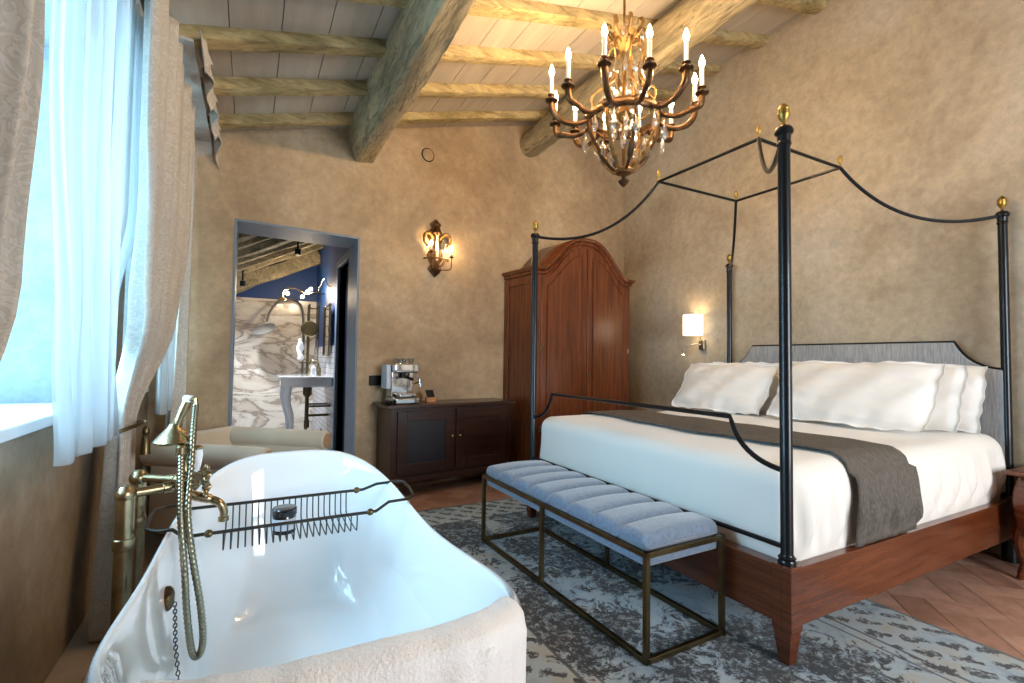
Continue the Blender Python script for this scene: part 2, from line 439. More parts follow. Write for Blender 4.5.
# wall_left with two niches
wl = MB()
n1 = (1.0, 2.83); n2 = (3.40, 4.14); zs, zt = .94, 2.55
for (a, b_, z0, z1) in ((-2.35, n1[0], 0, 2.9), (n1[0], n1[1], 0, zs), (n1[0], n1[1], zt, 2.9), (n1[1], n2[0], 0, 2.9), (n2[0], n2[1], 0, zs), (n2[0], n2[1], zt, 2.9), (n2[1], 4.7, 0, 2.9)):
    wl.box(-1.15, XL, a, b_, z0, z1)
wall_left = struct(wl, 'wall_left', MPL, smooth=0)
def lining(n, parent):
    m = MB(); a, b_ = n
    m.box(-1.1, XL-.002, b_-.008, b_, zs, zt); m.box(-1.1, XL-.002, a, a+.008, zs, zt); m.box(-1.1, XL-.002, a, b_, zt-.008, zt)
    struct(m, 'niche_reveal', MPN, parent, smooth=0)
lining(n1, wall_left); lining(n2, wall_left)
for i, n in ((1, n1), (2, n2)):
    a, b_ = n; a += .008; b_ -= .008
    f = MB(); t = .05
    f.box(-1.1, -1.04, a, a+t, zs+.04, zt-.008); f.box(-1.1, -1.04, b_-t, b_, zs+.04, zt-.008)
    f.box(-1.1, -1.04, a+t, b_-t, zs+.04, zs+.10); f.box(-1.1, -1.04, a+t, b_-t, zt-.06, zt-.008)
    mid = (a+b_)/2; f.box(-1.1, -1.04, mid-.035, mid+.035, zs+.1, zt-.06)
    w = struct(f, 'window_%d' % i, MWFRAME, bevel=.004)
    struct(MB().box(-1.075, -1.068, a+t, b_-t, zs+.1, zt-.06), 'window_pane', MGLASS, w, smooth=0)
    struct(MB().box(-1.1, -.598, a-.001 if False else a, b_, zs, zs+.04), 'window_sill', MSILL, w, bevel=.006)
# wall_right, wall_back, wall_front
struct(MB().box(XR, XR+.2, -2.35, 5.2, 0, 4.6), 'wall_right', MPR, smooth=0)
dx0, dx1, dz = -.13, .838, 2.262
wb = MB()
def wbox(x0, x1, z0, z1a, z1b, th=.42):
    b0 = [(x0, backy(x0), z0), (x1, backy(x1), z0), (x1, backy(x1)+th, z0), (x0, backy(x0)+th, z0)]
    t0 = [(x0, backy(x0), z1a), (x1, backy(x1), z1b), (x1, backy(x1)+th, z1b), (x0, backy(x0)+th, z1a)]
    wb.hexa(b0, t0)
wbox(-.9, dx0, 0, ceilz(-.9)+.12, ceilz(dx0)+.12); wbox(dx0, dx1, dz, ceilz(dx0)+.12, ceilz(dx1)+.12); wbox(dx1, XR, 0, ceilz(dx1)+.12, ceilz(XR)+.12)
struct(wb, 'wall_back', MP, smooth=0)
# painted lining of the doorway
tr = MB(); th = .43
def tbox(x0, x1, z0, z1):
    tr.hexa([(x0, backy(x0)-.004, z0), (x1, backy(x1)-.004, z0), (x1, backy(x1)+th, z0), (x0, backy(x0)+th, z0)],
            [(x0, backy(x0)-.004, z1), (x1, backy(x1)-.004, z1), (x1, backy(x1)+th, z1), (x0, backy(x0)+th, z1)])
tbox(dx0, dx0+.018, 0, dz); tbox(dx1-.018, dx1, 0, dz); tbox(dx0+.018, dx1-.018, dz-.018, dz)
struct(tr, 'door_1', MTRIM, smooth=0)
wf = MB()
for (a, b_, z0, z1) in ((-1.15, 1.7, 0, 3.5), (1.7, 3.5, 0, .85), (1.7, 3.5, 2.65, 4.6), (3.5, 4.42, 0, 4.6)):
    wf.box(a, b_, -2.55, -2.35, z0, z1)
struct(wf, 'wall_front', MP, smooth=0)
f = MB(); f.box(1.7, 1.76, -2.5, -2.44, .85, 2.65).box(3.44, 3.5, -2.5, -2.44, .85, 2.65).box(1.76, 3.44, -2.5, -2.44, .85, .91).box(1.76, 3.44, -2.5, -2.44, 2.59, 2.65).box(2.56, 2.64, -2.5, -2.44, .91, 2.59)
w3 = struct(f, 'window_3', MWFRAME, bevel=.004)
struct(MB().box(1.76, 3.44, -2.475, -2.468, .91, 2.59), 'window_pane', MGLASS, w3, smooth=0)
# ceiling planks
cp = MB(); x = -1.15
k = 0
while x < 4.42:
    x1 = x + .247
    cp.hexa([(x, -2.5, ceilz(x)), (x1, -2.5, ceilz(x1)), (x1, 5.1, ceilz(x1)), (x, 5.1, ceilz(x))],
            [(x, -2.5, ceilz(x)+.05), (x1, -2.5, ceilz(x1)+.05), (x1, 5.1, ceilz(x1)+.05), (x, 5.1, ceilz(x)+.05)])
    x += .252
ceil_ = struct(cp, 'ceiling', MPLANK, smooth=0)
struct(MB().hexa([(-1.15,-2.5,ceilz(-1.15)+.051),(4.42,-2.5,ceilz(4.42)+.051),(4.42,5.1,ceilz(4.42)+.051),(-1.15,5.1,ceilz(-1.15)+.051)],
                 [(-1.15,-2.5,ceilz(-1.15)+.2),(4.42,-2.5,ceilz(4.42)+.2),(4.42,5.1,ceilz(4.42)+.2),(-1.15,5.1,ceilz(-1.15)+.2)]), 'roof_board', MDARKW, ceil_, smooth=0)
# rafters: rough small beams up the slope
def rough_beam(p0, p1, w, h, seed, n=40, amp=.008, roundish=0.0, seg=16, up=Vector((0,0,1))):
    rr = random.Random(seed); p0 = Vector(p0); p1 = Vector(p1); t = (p1-p0).normalized()
    s_ = t.cross(up).normalized(); u = s_.cross(t).normalized(); m = MB()
    ph = [rr.uniform(0, 6.28) for _ in range(8)]
    def fn(a, b_):
        an = 2*PI*a
        c, s = math.cos(an), math.sin(an); e = .16 if not roundish else roundish
        X = w/2*math.copysign(abs(c)**e, c); Z = h/2*math.copysign(abs(s)**e, s)
        d = 1 + amp/w*4*(math.sin(b_*9+ph[0]+2*an) * .5 + math.sin(b_*23+ph[1]+an)*.35 + rr.uniform(-.25, .25))
        off = u*(amp*1.2*math.sin(b_*5+ph[2])) + s_*(amp*1.4*math.sin(b_*4+ph[3]))
        return p0 + (p1-p0)*b_ + (s_*X + u*Z)*d + off
    m.grid(fn, seg, n, closeu=True)
    m.f.append(tuple(range(seg-1, -1, -1))); m.f.append(tuple((n-1)*seg+i for i in range(seg)))
    return m
upn = Vector((-.305, 0, 1)).normalized()
for k in range(12):
    y0 = 4.03 - .525*k
    hw = .105 if k else .09
    z_off = .033
    a = Vector((-.66, y0 - .66*.09 + hw/2, ceilz(-.66) - z_off)); b_ = Vector((4.235, y0 + 4.235*.085 + hw/2, ceilz(4.235) - z_off))
    o = mesh_obj(rough_beam(a, b_, hw, .075, 30+k, n=60, amp=.0022, up=upn), 'ceiling_rafter', MRAFT, smooth=50)
    o['kind'] = 'structure'
# purlins along the room
o = mesh_obj(rough_beam((.835, -2.4, 3.075), (.81, 4.50, 3.075), .175, .29, 3, n=120, amp=.005, up=upn), 'ceiling_beam', MBEAM, smooth=50); o['kind'] = 'structure'
o = mesh_obj(rough_beam((2.74, -2.4, 3.655), (2.70, 4.72, 3.605), .30, .27, 5, n=120, amp=.010, roundish=.85, seg=22, up=upn), 'ceiling_beam', MBEAM, smooth=60); o['kind'] = 'structure'

# ------------------------------------------------------------------ bathroom shell
BX = .88
wn = MB(); wn.box(BX, BX+.15, 4.9, 5.05, 0, 3.6); wn.box(BX, BX+.15, 5.05, 5.75, 2.2, 3.6); wn.box(BX, BX+.15, 5.75, 8.0, 0, 3.6)
wn.box(-1.6, BX+.15, 7.95, 8.1, 0, 3.6); wn.box(-1.7, -1.6, 4.6, 8.0, 0, 3.6)
struct(wn, 'wall_bathroom', MNAVY, smooth=0)
struct(MB().box(-1.6, BX-.004, 7.90, 7.95, 0, 2.03), 'trim_1', MMARB, smooth=0)
struct(MB().box(BX-.02, BX, 5.84, 7.9, 0, 1.33), 'trim_2', MMTILE, smooth=0)
dr = MB(); dr.box(BX-.03, BX+.15, 4.97, 5.05, 0, 2.28).box(BX-.03, BX+.15, 5.75, 5.84, 0, 2.28).box(BX-.03, BX+.15, 5.05, 5.75, 2.2, 2.28)
d2 = struct(dr, 'door_2', MTRIM, bevel=.004)
struct(MB().box(BX+.06, BX+.1, 5.05, 5.75, 0, 2.2), 'door_panel', simple('dark_navy_door', '0C1A30', .4), d2, smooth=0)
struct(MB().hexa([(-1.7,4.95,1.57),(1.03,4.95,2.935),(1.03,8.1,2.935),(-1.7,8.1,1.57)], [(-1.7,4.95,1.65),(1.03,4.95,3.015),(1.03,8.1,3.015),(-1.7,8.1,1.65)]), 'ceiling_bathroom', MPLANK, smooth=0)
for k in range(6):
    y = 5.15 + k*.44
    o = mesh_obj(rough_beam((-1.62, y, 1.57), (.87, y, 2.815), .12, .1, 60+k, n=20, up=upn), 'ceiling_rafter', MBEAM, smooth=50); o['kind'] = 'structure'
o = mesh_obj(rough_beam((-1.6, 7.72, 1.47), (.87, 7.72, 2.70), .2, .2, 71, n=30, up=upn), 'ceiling_beam', MBEAM, smooth=50); o['kind'] = 'structure'

for k, (x, y) in enumerate(((.45, 6.0), (-.1, 7.0))):
    t = thing('ceiling_spotlight', ['small black ceiling spotlight above the washbasin', 'small black ceiling spotlight near the marble shower wall'][k], 'spotlight', (x, y, 2.17+.5*x))
    mesh_obj(MB().lathe([(.0,-.045),(.03,-.045),(.034,-.04),(.034,.02),(.01,.03),(.01,.30)], (0,0,0), 18), 'spot_body', MBLACK, t)
    l = bpy.data.lights.new('spot_lamp', 'SPOT'); l.energy = 120; l.color = (.92,.95,1); l.spot_size = 2.3; l.spot_blend = .8; l.shadow_soft_size = .05
    lo = bpy.data.objects.new('spot_lamp', l); C.objects.link(lo); lo.parent = t; lo.location = (0, 0, -.07)

# ------------------------------------------------------------------ curtains
def cloth(name, y0f, y1f, xf, ampf, n, z0, z1, mat, seed, nz=40, nu=140, solid=0, parent=None):
    rr = random.Random(seed); ph = [rr.uniform(0, 6.28) for _ in range(4)]
    m = MB()
    def fn(u, v):
        z = z0 + (z1-z0)*v
        a = ampf(z); q = u + .018*math.sin(2*PI*u*2+ph[0])
        x = xf(z) + a*(math.sin(2*PI*n*q + .5*math.sin(2*z+ph[1])) + .3*math.sin(2*PI*n*2.3*q+ph[2]))
        y = y0f(z) + (y1f(z)-y0f(z))*(u + .35/n*math.sin(4*PI*n*q+ph[3])*.3)
        return (x, y, z)
    m.grid(fn, nu, nz)
    return mesh_obj(m, name, mat, parent, smooth=180, solid=solid)
def lerp(z, pts):
    for (a, va), (b_, vb) in zip(pts, pts[1:]):
        if z <= b_:
            t = max(0, min(1, (z-a)/(b_-a))); t = t*t*(3-2*t); return va + (vb-va)*t
    return pts[-1][1]
o = cloth('window_drape', lambda z: .78, lambda z: lerp(z, [(0, .98), (.8, 1.0), (1.35, 1.33), (1.9, 1.41), (2.75, 1.43)]), lambda z: -.44, lambda z: .032, 4, .02, 2.72, MCURT, 1, solid=.004)
tag(o, 'grey jacquard drape at the left edge of the photo, nearest the camera', 'curtain', 'grey jacquard drapes')
# drape of the first window, gathered back on the wall by a tasselled tie
def dy0(z): return lerp(z, [(0, 2.56), (.85, 2.72), (1.5, 2.52), (2.2, 2.40), (2.75, 2.38)])
def dy1(z): return lerp(z, [(0, 2.86), (.85, 2.96), (1.3, 3.22), (1.8, 3.46), (2.75, 3.50)])
def dxx(z): return lerp(z, [(0, -.49), (.85, -.51), (1.4, -.41), (2.0, -.385), (2.75, -.385)])
def damp(z): return lerp(z, [(0, .045), (.85, .03), (1.5, .045), (2.75, .045)])
t = thing('window_drape', 'grey jacquard drape gathered by a tie on the wall behind the brass bath taps', 'curtain', (-.5, 2.8, .0), group='grey jacquard drapes')
dm = MB()
def drape_fn(u, v, n=5.5):
    z = .02 + 2.70*v
    return (dxx(z) + damp(z)*(math.sin(2*PI*n*u+.4*math.sin(2*z)) + .25*math.sin(2*PI*n*2.3*u+1)), dy0(z) + (dy1(z)-dy0(z))*u, z)
dm.grid(lambda u, v: drape_fn(u, v), 150, 50)
mesh_obj(dm, 'drape_cloth', MCURT, t, smooth=180, solid=.004, world=True)
tie = MB(); tp = []
for k in range(24):
    a = 2*PI*k/24; tp.append((-.51 + .085*math.cos(a), 2.83 + .15*math.sin(a), .85 + .03*math.cos(a)))
tie.tube(tp, .009, 8, closed=True)
mesh_obj(tie, 'tie_back', MBRASSD, t, world=True)
ts = MB(); ts.lathe([(.002,0),(.012,-.01),(.016,-.03),(.010,-.045),(.016,-.055),(.022,-.13),(.0,-.13)], (-.415, 2.83, .86), 12)
mesh_obj(ts, 'tassel', MBRASSD, t, world=True)
# far drape against the back corner
o = cloth('window_drape', lambda z: 3.98, lambda z: 4.22 - .03*(2.6-z), lambda z: -.43, lambda z: .045, 3, .02, 2.72, MCURT, 5, solid=.004, nu=90)
tag(o, 'narrow grey jacquard drape hanging against the back wall left of the doorway', 'curtain', 'grey jacquard drapes')
# sheers
o = cloth('sheer_curtain', lambda z: lerp(z, [(.87, 1.86), (1.2, 1.78), (2.0, 1.60), (2.75, 1.58)]), lambda z: 2.40, lambda z: -.475 , lambda z: .026, 3.5, .87, 2.75, MSHEER, 11, nu=160)
tag(o, 'white sheer curtain panel of the near window, the one closer to the camera', 'curtain', 'white sheer curtains')
o = cloth('sheer_curtain', lambda z: 2.42, lambda z: lerp(z, [(.85, 2.64), (1.1, 2.60), (1.4, 2.68), (1.8, 2.78)]), lambda z: lerp(z, [(.85, -.51), (1.4, -.535), (1.8, -.495)]), lambda z: .026, 3.5, .85, 2.75, MSHEER, 12, nu=160)
tag(o, 'white sheer curtain panel between the first sheer and the gathered grey drape', 'curtain', 'white sheer curtains')
o = cloth('sheer_curtain', lambda z: 3.52, lambda z: 3.92, lambda z: -.46, lambda z: .025, 5, .84, 2.70, MSHEER, 13, nu=120)
tag(o, 'narrow strip of white sheer curtain seen between the two grey drapes at the far window', 'curtain', 'white sheer curtains')
t = thing('curtain_rod', 'short dark curtain rod at the far window', 'curtain rod', (-.45, 3.85, 2.735))
mesh_obj(MB().tube([(-.45, 3.45, 2.735), (-.45, 4.24, 2.735)], .011, 10), 'rod', MBLACK, t, world=True)
for y in (3.47, 4.22): mesh_obj(MB().tube([(XL, y, 2.735), (-.45, y, 2.735)], .008, 8), 'bracket', MBLACK, t, world=True)
# valance of the far window
t = thing('window_valance', 'pale pleated scalloped valance above the far window, under the ceiling rafters', 'valance', (-.45, 3.7, 2.6))
vm = MB()
def val(u, v):
    y = 2.95 + 1.33*u
    s = u*3.0; zb = 2.66 + .15*abs(math.sin(PI*s))**.7 - .05*(u > .9)*(u-.9)/.1
    z = zb + (2.885 - zb)*v
    return (-.275 + .02*math.sin(2*PI*9*u) + .03*(1-v), y, z)
vm.grid(val, 160, 10)
mesh_obj(vm, 'valance_skirt', MCURT, t, smooth=180, solid=.005, world=True)
mesh_obj(MB().box(-.619, -.30, 2.93, 4.29, 2.800, 2.815), 'valance_board', MCURT, t, world=True)
vr = MB().grid(lambda u, v: (-.60+.32*u, 4.283+.004*math.sin(20*u), 2.62+.24*v+.10*u*(1-v)), 12, 6)
mesh_obj(vr, 'valance_return', MCURT, t, smooth=180, solid=.005, world=True)
for (ya, yb, xx) in ((.7, 2.9, -.53), ):
    t = thing('curtain_rod', 'dark curtain rod above the near window', 'curtain rod', (xx, 1.8, 2.76))
    mesh_obj(MB().tube([(xx+.07, ya, 2.76), (xx+.07, 3.36, 2.76)], .012, 10), 'rod', MBLACK, t, world=True)
    for y in (ya+.05, 3.3): mesh_obj(MB().tube([(XL, y, 2.76), (xx+.07, y, 2.76)], .008, 8), 'bracket', MBLACK, t, world=True)

# ------------------------------------------------------------------ bathtub
TC = (.166, 1.50); TA, TBL = .396, .838; TE = 3.1; TH = -.017
def rim(t):
    c, s = math.cos(t), math.sin(t)
    x = TA*math.copysign(abs(c)**(2/TE), c); v = math.copysign(abs(s)**(2/TE), s)
    x *= 1 - .011*v; v0 = .128
    w = (v-v0)/(1-v0) if v > v0 else (v0-v)/(1+v0)
    z = .616 + (.158 if v > v0 else .156)*max(0, w)**1.8
    return x, TBL*v, z
def rims(u):  # even spacing in u
    return rim(u*2*PI)
tub = thing('bathtub', 'freestanding white enamel bathtub with raised rounded ends and rolled rim', 'bathtub', (TC[0], TC[1], 0), TH)
prof = [(0.001,0,0),(.2,0,0),(.4,.0,.002),(.55,.0,.012),(.66,.03,0),(.74,.10,0),(.80,.22,0),(.85,.40,0),(.885,.60,0),(.915,.80,0),(.935,.93,0),(.948,.985,.0),(.958,1,.006),(.975,1,.013),(.99,1,.006),(1.0,1,-.006),(.998,1,-.020),(.985,1,-.032),(.968,1,-.036),(.95,.95,-.03),(.925,.82,-.02),(.89,.6,0),(.83,.35,0),(.74,.12,0),(.64,-.02,0),(.6,-.1,0),(.58,-.16,0)]
ZB = .165
NT = 160
ts_ = []
for i in range(NT):
    ts_.append(2*PI*i/NT)
# resample the rim evenly by arc length
raw = [rim(2*PI*i/2400) for i in range(2401)]
L = [0]
for a, b_ in zip(raw, raw[1:]): L.append(L[-1] + math.dist(a, b_))
rimpts = []; j = 0
for i in range(NT):
    s = L[-1]*i/NT
    while L[j+1] < s: j += 1
    rimpts.append(raw[j])
bm = MB(); outer = MB()
def ring(pi, k):
    sc, h, dz = prof[k]; x, y, z = rimpts[pi]
    yy = y*sc
    zz = ZB + (z-ZB)*h + dz if h >= 0 else ZB + h*ZB*1/.16 + dz
    if h < 0: zz = max(0.0, ZB*(1+h/.16))
    if k < 12 and sc < .95:   # inside: gentle slope of the reclining ends
        e = abs(y)/TBL; zz += .10*max(0, e-.35)*max(0, 1-h)*min(1, sc/.55)*sc
    return (x*sc, yy, zz)
bm.grid(lambda u, v: ring(int(round(u*NT)) % NT, int(round(v*(len(prof)-1)))), NT, len(prof), closeu=True)
bm.f.append(tuple((len(prof)-1)*NT + i for i in range(NT)))
mesh_obj(bm, 'tub_shell', MENAM, tub, smooth=180)
pl = MB(); pl.grid(lambda u, v: (rimpts[int(round(u*NT)) % NT][0]*(.625-.012*v), rimpts[int(round(u*NT)) % NT][1]*(.625-.012*v), .0 + .03*v), NT, 2, closeu=True)
pl.f.append(tuple(range(NT-1, -1, -1))); pl.f.append(tuple(NT+i for i in range(NT))); mesh_obj(pl, 'plinth', MENAM, tub, smooth=60)
ov = MB(); OVx = -.352
ov.lathe([(0,.014),(.016,.014),(.026,.010),(.033,.004),(.034,0),(.034,-.01)], (OVx, .20, .50), 24, axis='x')
mesh_obj(ov, 'overflow_drain', simple('dark_brass', '6B5238', .25, 1), tub)
ch = MB(); P = smoothpath([(OVx+.016, .20, .48), (OVx+.03, .15, .36), (OVx+.07, .05, .24), (OVx+.17, -.05, .18), (OVx+.20, .06, .176)], 14)
for k in range(0, len(P)):
    p = P[k]; q = P[min(k+1, len(P)-1)]
    ring_ = [p + Vector((0, .0045*math.cos(a), .0075*math.sin(a))) if k % 2 else p + Vector((.0045*math.cos(a), 0, .0075*math.sin(a))) for a in [2*PI*i/8 for i in range(8)]]
    ch.tube(ring_, .0016, 5, closed=True)
mesh_obj(ch, 'plug_chain', MGREYM, tub)
mesh_obj(MB().lathe([(0,.02),(.008,.018),(.012,.008),(.024,.006),(.024,0),(0,0)], (OVx+.205, .065, .168), 16), 'drain_plug', MBRASS, tub)

# caddy across the tub
cad = thing('bath_caddy', 'wire bath caddy rack spanning the tub from rim to rim', 'bath rack', (.12, 1.90, .65))
zc = .661
def capa(y, s): return y
A = []; 
fr = MB()
y0c, y1c = 1.80, 2.03
outl = [(-.262,1.845,zc),(-.235,1.815,zc),(-.19,1.81,zc),(-.16,1.80,zc-.022),(-.09,1.80,zc-.022),(.36,1.80,zc-.022),(.42,1.80,zc-.022),(.47,1.815,zc),(.54,1.82,zc),(.572,1.845,zc),(.58,1.915,zc+.004),(.572,1.985,zc+.008),(.54,2.01,zc+.004),(.47,2.015,zc),(.42,2.03,zc-.022),(.36,2.03,zc-.022),(-.09,2.03,zc-.022),(-.16,2.03,zc-.022),(-.19,2.02,zc),(-.235,2.015,zc),(-.262,1.985,zc)]
outl = [(x_, y_, z_ + (y_-1.80)*.10) for x_, y_, z_ in outl]
fr.tube(outl, .0055, 8, closed=True)
mesh_obj(fr, 'caddy_frame', MGREYM, cad, world=True)
sl = MB()
for k in range(21):
    x = -.055 + k*.0205
    sl.tube(smoothpath([(x,1.80,zc-.022),(x,1.805,zc-.07),(x,1.83,zc-.085),(x,2.0,zc-.080),(x,2.025,zc-.062),(x,2.03,zc+.001)], 4), .0024, 6)
mesh_obj(sl, 'caddy_basket', MGREYM, cad, world=True)
for (x, y) in ((-.095,1.80),(.40,1.80),(.395,2.03)):
    s_ = MB().lathe([(0,-.013),(.008,-.010),(.012,-.004),(.012,.004),(.008,.010),(0,.013)], (x, y, zc-.022+(y-1.80)*.10), 14, axis='x')
    mesh_obj(s_, 'knuckle', MBRASSD, cad, world=True)
jar = thing('cosmetic_jar', 'dark screw-top jar with pale label standing in the bath caddy', 'jar', (.125, 1.90, zc-.0815))
mesh_obj(MB().lathe([(0,0),(.036,0),(.038,.004),(.038,.058),(.034,.064)], (0,0,0), 24), 'jar_body', MRUBBER, jar)
mesh_obj(MB().lathe([(.0385,.014),(.0388,.016),(.0388,.05),(.0385,.052)], (0,0,0), 24), 'jar_label', MLAB, jar)
mesh_obj(MB().lathe([(.040,.060),(.041,.063),(.041,.082),(.038,.086),(0,.086)], (0,0,0), 24), 'jar_lid', MRUBBER, jar)

# freestanding bath tap
tap = thing('bath_mixer', 'aged brass freestanding bath mixer with hand shower standing beside the tub', 'bath tap', (-.30, 1.90, 0))
P1 = (-.306, 1.80); P2 = (-.31, 2.02); BZ = .785; MX, MY = -.172, 1.89
for (px, py), zt_, r in ((P1, BZ, .0235), (P2, BZ, .022)):
    lg = MB(); lg.lathe([(.04,0),(.042,.006),(.034,.014),(r,.02),(r,zt_-.16),(r+.003,zt_-.158),(r+.004,zt_-.15),(r+.004,zt_-.135),(r+.003,zt_-.127),(r,zt_-.125),(r,zt_-.03),(r,zt_-.012)], (px, py, 0), 24)
    mesh_obj(lg, 'standpipe', MBRASS, tap, world=True)
    el = MB(); el.lathe([(0,-.028),(.016,-.024),(.026,-.010),(.028,0),(.026,.010),(.016,.024),(0,.028)], (px, py, zt_), 20)
    mesh_obj(el, 'elbow', MBRASS, tap, world=True)
am = MB()
for (px, py) in (P1, P2):
    q = Vector((px, py, BZ)); e = Vector((MX, MY + (.03 if py > 1.9 else -.03), BZ))
    am.tube([q, q + (e-q)*.62, q + (e-q)*.63, q + (e-q)*.8, q + (e-q)*.81, e], [.0135, .0135, .017, .017, .0145, .0145], 16)
mesh_obj(am, 'inlet_arm', MBRASS, tap, world=True)
bd = MB(); bd.tube([(MX, MY-.06, BZ), (MX, MY-.045, BZ), (MX, MY, BZ), (MX, MY+.045, BZ), (MX, MY+.06, BZ)], [.018, .023, .025, .023, .018], 20)
bd.lathe([(0,-.055),(.012,-.052),(.017,-.04),(.014,-.03),(.022,-.015),(.022,.015),(.015,.03),(.013,.045),(.011,.06),(.011,.10)], (MX, MY, BZ), 18)
mesh_obj(bd, 'mixer_body', MBRASS, tap, world=True)
cr = MB(); cr.lathe([(.011,.0),(.015,.004),(.015,.012),(.013,.02),(.017,.028),(.017,.05),(.012,.055)], (MX, MY, BZ+.09), 18)
cr.tube([(MX-.012, MY, BZ+.145), (MX-.02, MY, BZ+.16), (MX-.014, MY, BZ+.18)], .005, 8).tube([(MX+.012, MY, BZ+.145), (MX+.02, MY, BZ+.16), (MX+.014, MY, BZ+.18)], .005, 8)
mesh_obj(cr, 'shower_cradle', MBRASS, tap, world=True)
sp = MB(); sp.tube(smoothpath([(MX+.01,MY,BZ-.035),(MX+.04,MY,BZ-.05),(MX+.075,MY,BZ-.062),(MX+.10,MY-.01,BZ-.075),(MX+.113,MY-.01,BZ-.10),(MX+.113,MY-.01,BZ-.125)], 6), [.015]*12+[.0125]*13+[.012]*6, 16)
sp.lathe([(.012,0),(.016,-.002),(.016,-.014),(.012,-.016)], (MX+.113, MY-.01, BZ-.12), 16)
mesh_obj(sp, 'spout', MBRASS, tap, world=True)
# lever and cross handles, on a stub facing the room
lv = MB(); lv.tube([(MX+.01,MY-.03,BZ+.0),(MX+.045,MY-.03,BZ)], .011, 14).tube([(MX+.01,MY-.03,BZ+.035),(MX+.05,MY-.03,BZ+.035)], .008, 14)
mesh_obj(lv, 'valve_stem', MBRASS, tap, world=True)
lh = MB(); lh.lathe([(.007,0),(.011,.02),(.0165,.055),(.016,.072),(.008,.078)], (MX+.035, MY-.03, BZ+.035), 14)
pc = mesh_obj(lh, 'diverter_lever', MPORC, tap, world=True)
mesh_obj(MB().lathe([(.015,0),(.016,.004),(.012,.010),(0,.013)], (MX+.035, MY-.03, BZ+.110), 14), 'lever_cap', MBRASS, tap, world=True)
for (zz, ang) in ((.035, .3), (-.02, 1.0)):
    xh = MB(); c = Vector((MX+.062, MY-.03, BZ+zz*.7))
    xh.lathe([(0,-.012),(.010,-.010),(.013,0),(.010,.012),(0,.016)], c, 14, axis='x')
    for k in range(4):
        a = ang + k*PI/2; d = Vector((0, math.cos(a), math.sin(a)))
        xh.tube([c, c+d*.014, c+d*.022, c+d*.028, c+d*.034, c+d*.039], [.005,.005,.009,.010,.008,.002], 10)
    mesh_obj(xh, 'cross_handle', MBRASS, tap, world=True)
hs = MB(); hd = Vector((-.204, MY, .925))
hs.lathe([(0,-.012),(.050,-.012),(.056,-.006),(.050,.004),(.034,.022),(.020,.038),(.013,.050)], hd, 24)
hs.tube(smoothpath([(-.196,MY,.965),(-.192,MY,.985),(-.180,MY,1.02),(-.172,MY,1.045)], 5), [.013]*4+[.0135]*4+[.0145]*4+[.014]*4, 14)
hsn = mesh_obj(hs, 'hand_shower', MBRASS, tap, world=True)
mesh_obj(MB().lathe([(.010,-.012),(.016,-.008),(.017,.004),(.012,.012),(0,.014)], (-.170, MY, 1.052), 16), 'porcelain_collar', MPORC, tap, world=True)
mesh_obj(MB().tube([(-.172,MY-.005,1.05),(-.15,MY-.01,1.052),(-.148,MY-.012,1.03)], .009, 10), 'hose_elbow', MBRASS, tap, world=True)
hose = smoothpath([(-.148,MY-.012,1.035),(-.150,MY-.025,.97),(-.150,MY-.06,.85),(-.150,MY-.115,.72),(-.132,MY-.122,.58),(-.108,MY-.126,.44),(-.098,MY-.13,.34),(-.106,MY-.133,.295),(-.124,MY-.136,.31),(-.140,MY-.134,.42),(-.152,MY-.128,.56),(-.166,MY-.12,.70),(-.172,MY-.09,.80),(-.178,MY-.055,.89)], 36)
rr_ = [.0104 if (k//2) % 2 else .0090 for k in range(len(hose))]
mesh_obj(MB().tube(hose, rr_, 10), 'shower_hose', simple('hose_brass', '8C8672', .3, 1), tap, smooth=60, world=True)
mesh_obj(MB().lathe([(.010,-.012),(.015,-.008),(.015,.012),(.009,.018)], (-.178, MY-.055, .895), 14).tube([(-.178,MY-.055,.905),(-.175,MY-.02,.91),(MX,MY,.90)], .007, 10), 'hose_outlet', MBRASS, tap, world=True)

# towel over the near end of the tub
def rim_w(t, sc=1.0, dz=0.0):
    x, y, z = rim(t); x *= sc; y *= sc
    c, s = math.cos(TH), math.sin(TH)
    return (TC[0] + x*c - y*s, TC[1] + x*s + y*c, z + dz)
tprof = [(.86,-.10),(.88,-.07),(.905,-.03),(.922,.0),(.938,.014),(.955,.022),(.985,.022),(1.006,.012),(1.016,-.012),(1.018,-.06),(1.020,-.14),(1.022,-.26),(1.024,-.38),(1.025,-.44)]
tprof2 = [(a-.012 if a < .93 else a+.012, b_) for a, b_ in tprof]
rr2 = random.Random(4)
ang0, ang1 = math.radians(236), math.radians(303)
tangs = [ang0 + (ang1-ang0)*i/70 for i in range(71)]
def towel_fn(u, v):
    t = ang0 + (ang1-ang0)*u
    i = v*(len(tprof)-1); k = min(int(i), len(tprof)-2); q = i-k
    sc = tprof[k][0]*(1-q) + tprof[k+1][0]*q; dz = tprof[k][1]*(1-q) + tprof[k+1][1]*q
    x, y, z = rim_w(t, sc, dz)
    w = (.005*math.sin(26*u + 3*v) + .004*math.sin(11*v+9*u) + .003*math.sin(61*u))*(.4 if v < .6 else 1)
    return (x + w*math.cos(t)*.6, y + w*math.sin(t)*.6, z + w*.7)
o = mesh_obj(MB().grid(towel_fn, 120, 70), 'bath_towel', MTOWEL, smooth=180, solid=.008)
tag(o, 'white terry towel draped over the near end of the bathtub', 'towel')

# ------------------------------------------------------------------ rug
RC = (1.765, 1.65)
o = mesh_obj(MB().rbox((-1.015, -2.05, 0), (1.015, 2.05, .012), .004, (20, 30, 1)), 'rug', MRUG, smooth=60); o.location = (RC[0], RC[1], .0005)
tag(o, 'distressed grey and charcoal damask rug lying on terracotta tiles under the bed foot', 'rug')
RZ = .0135

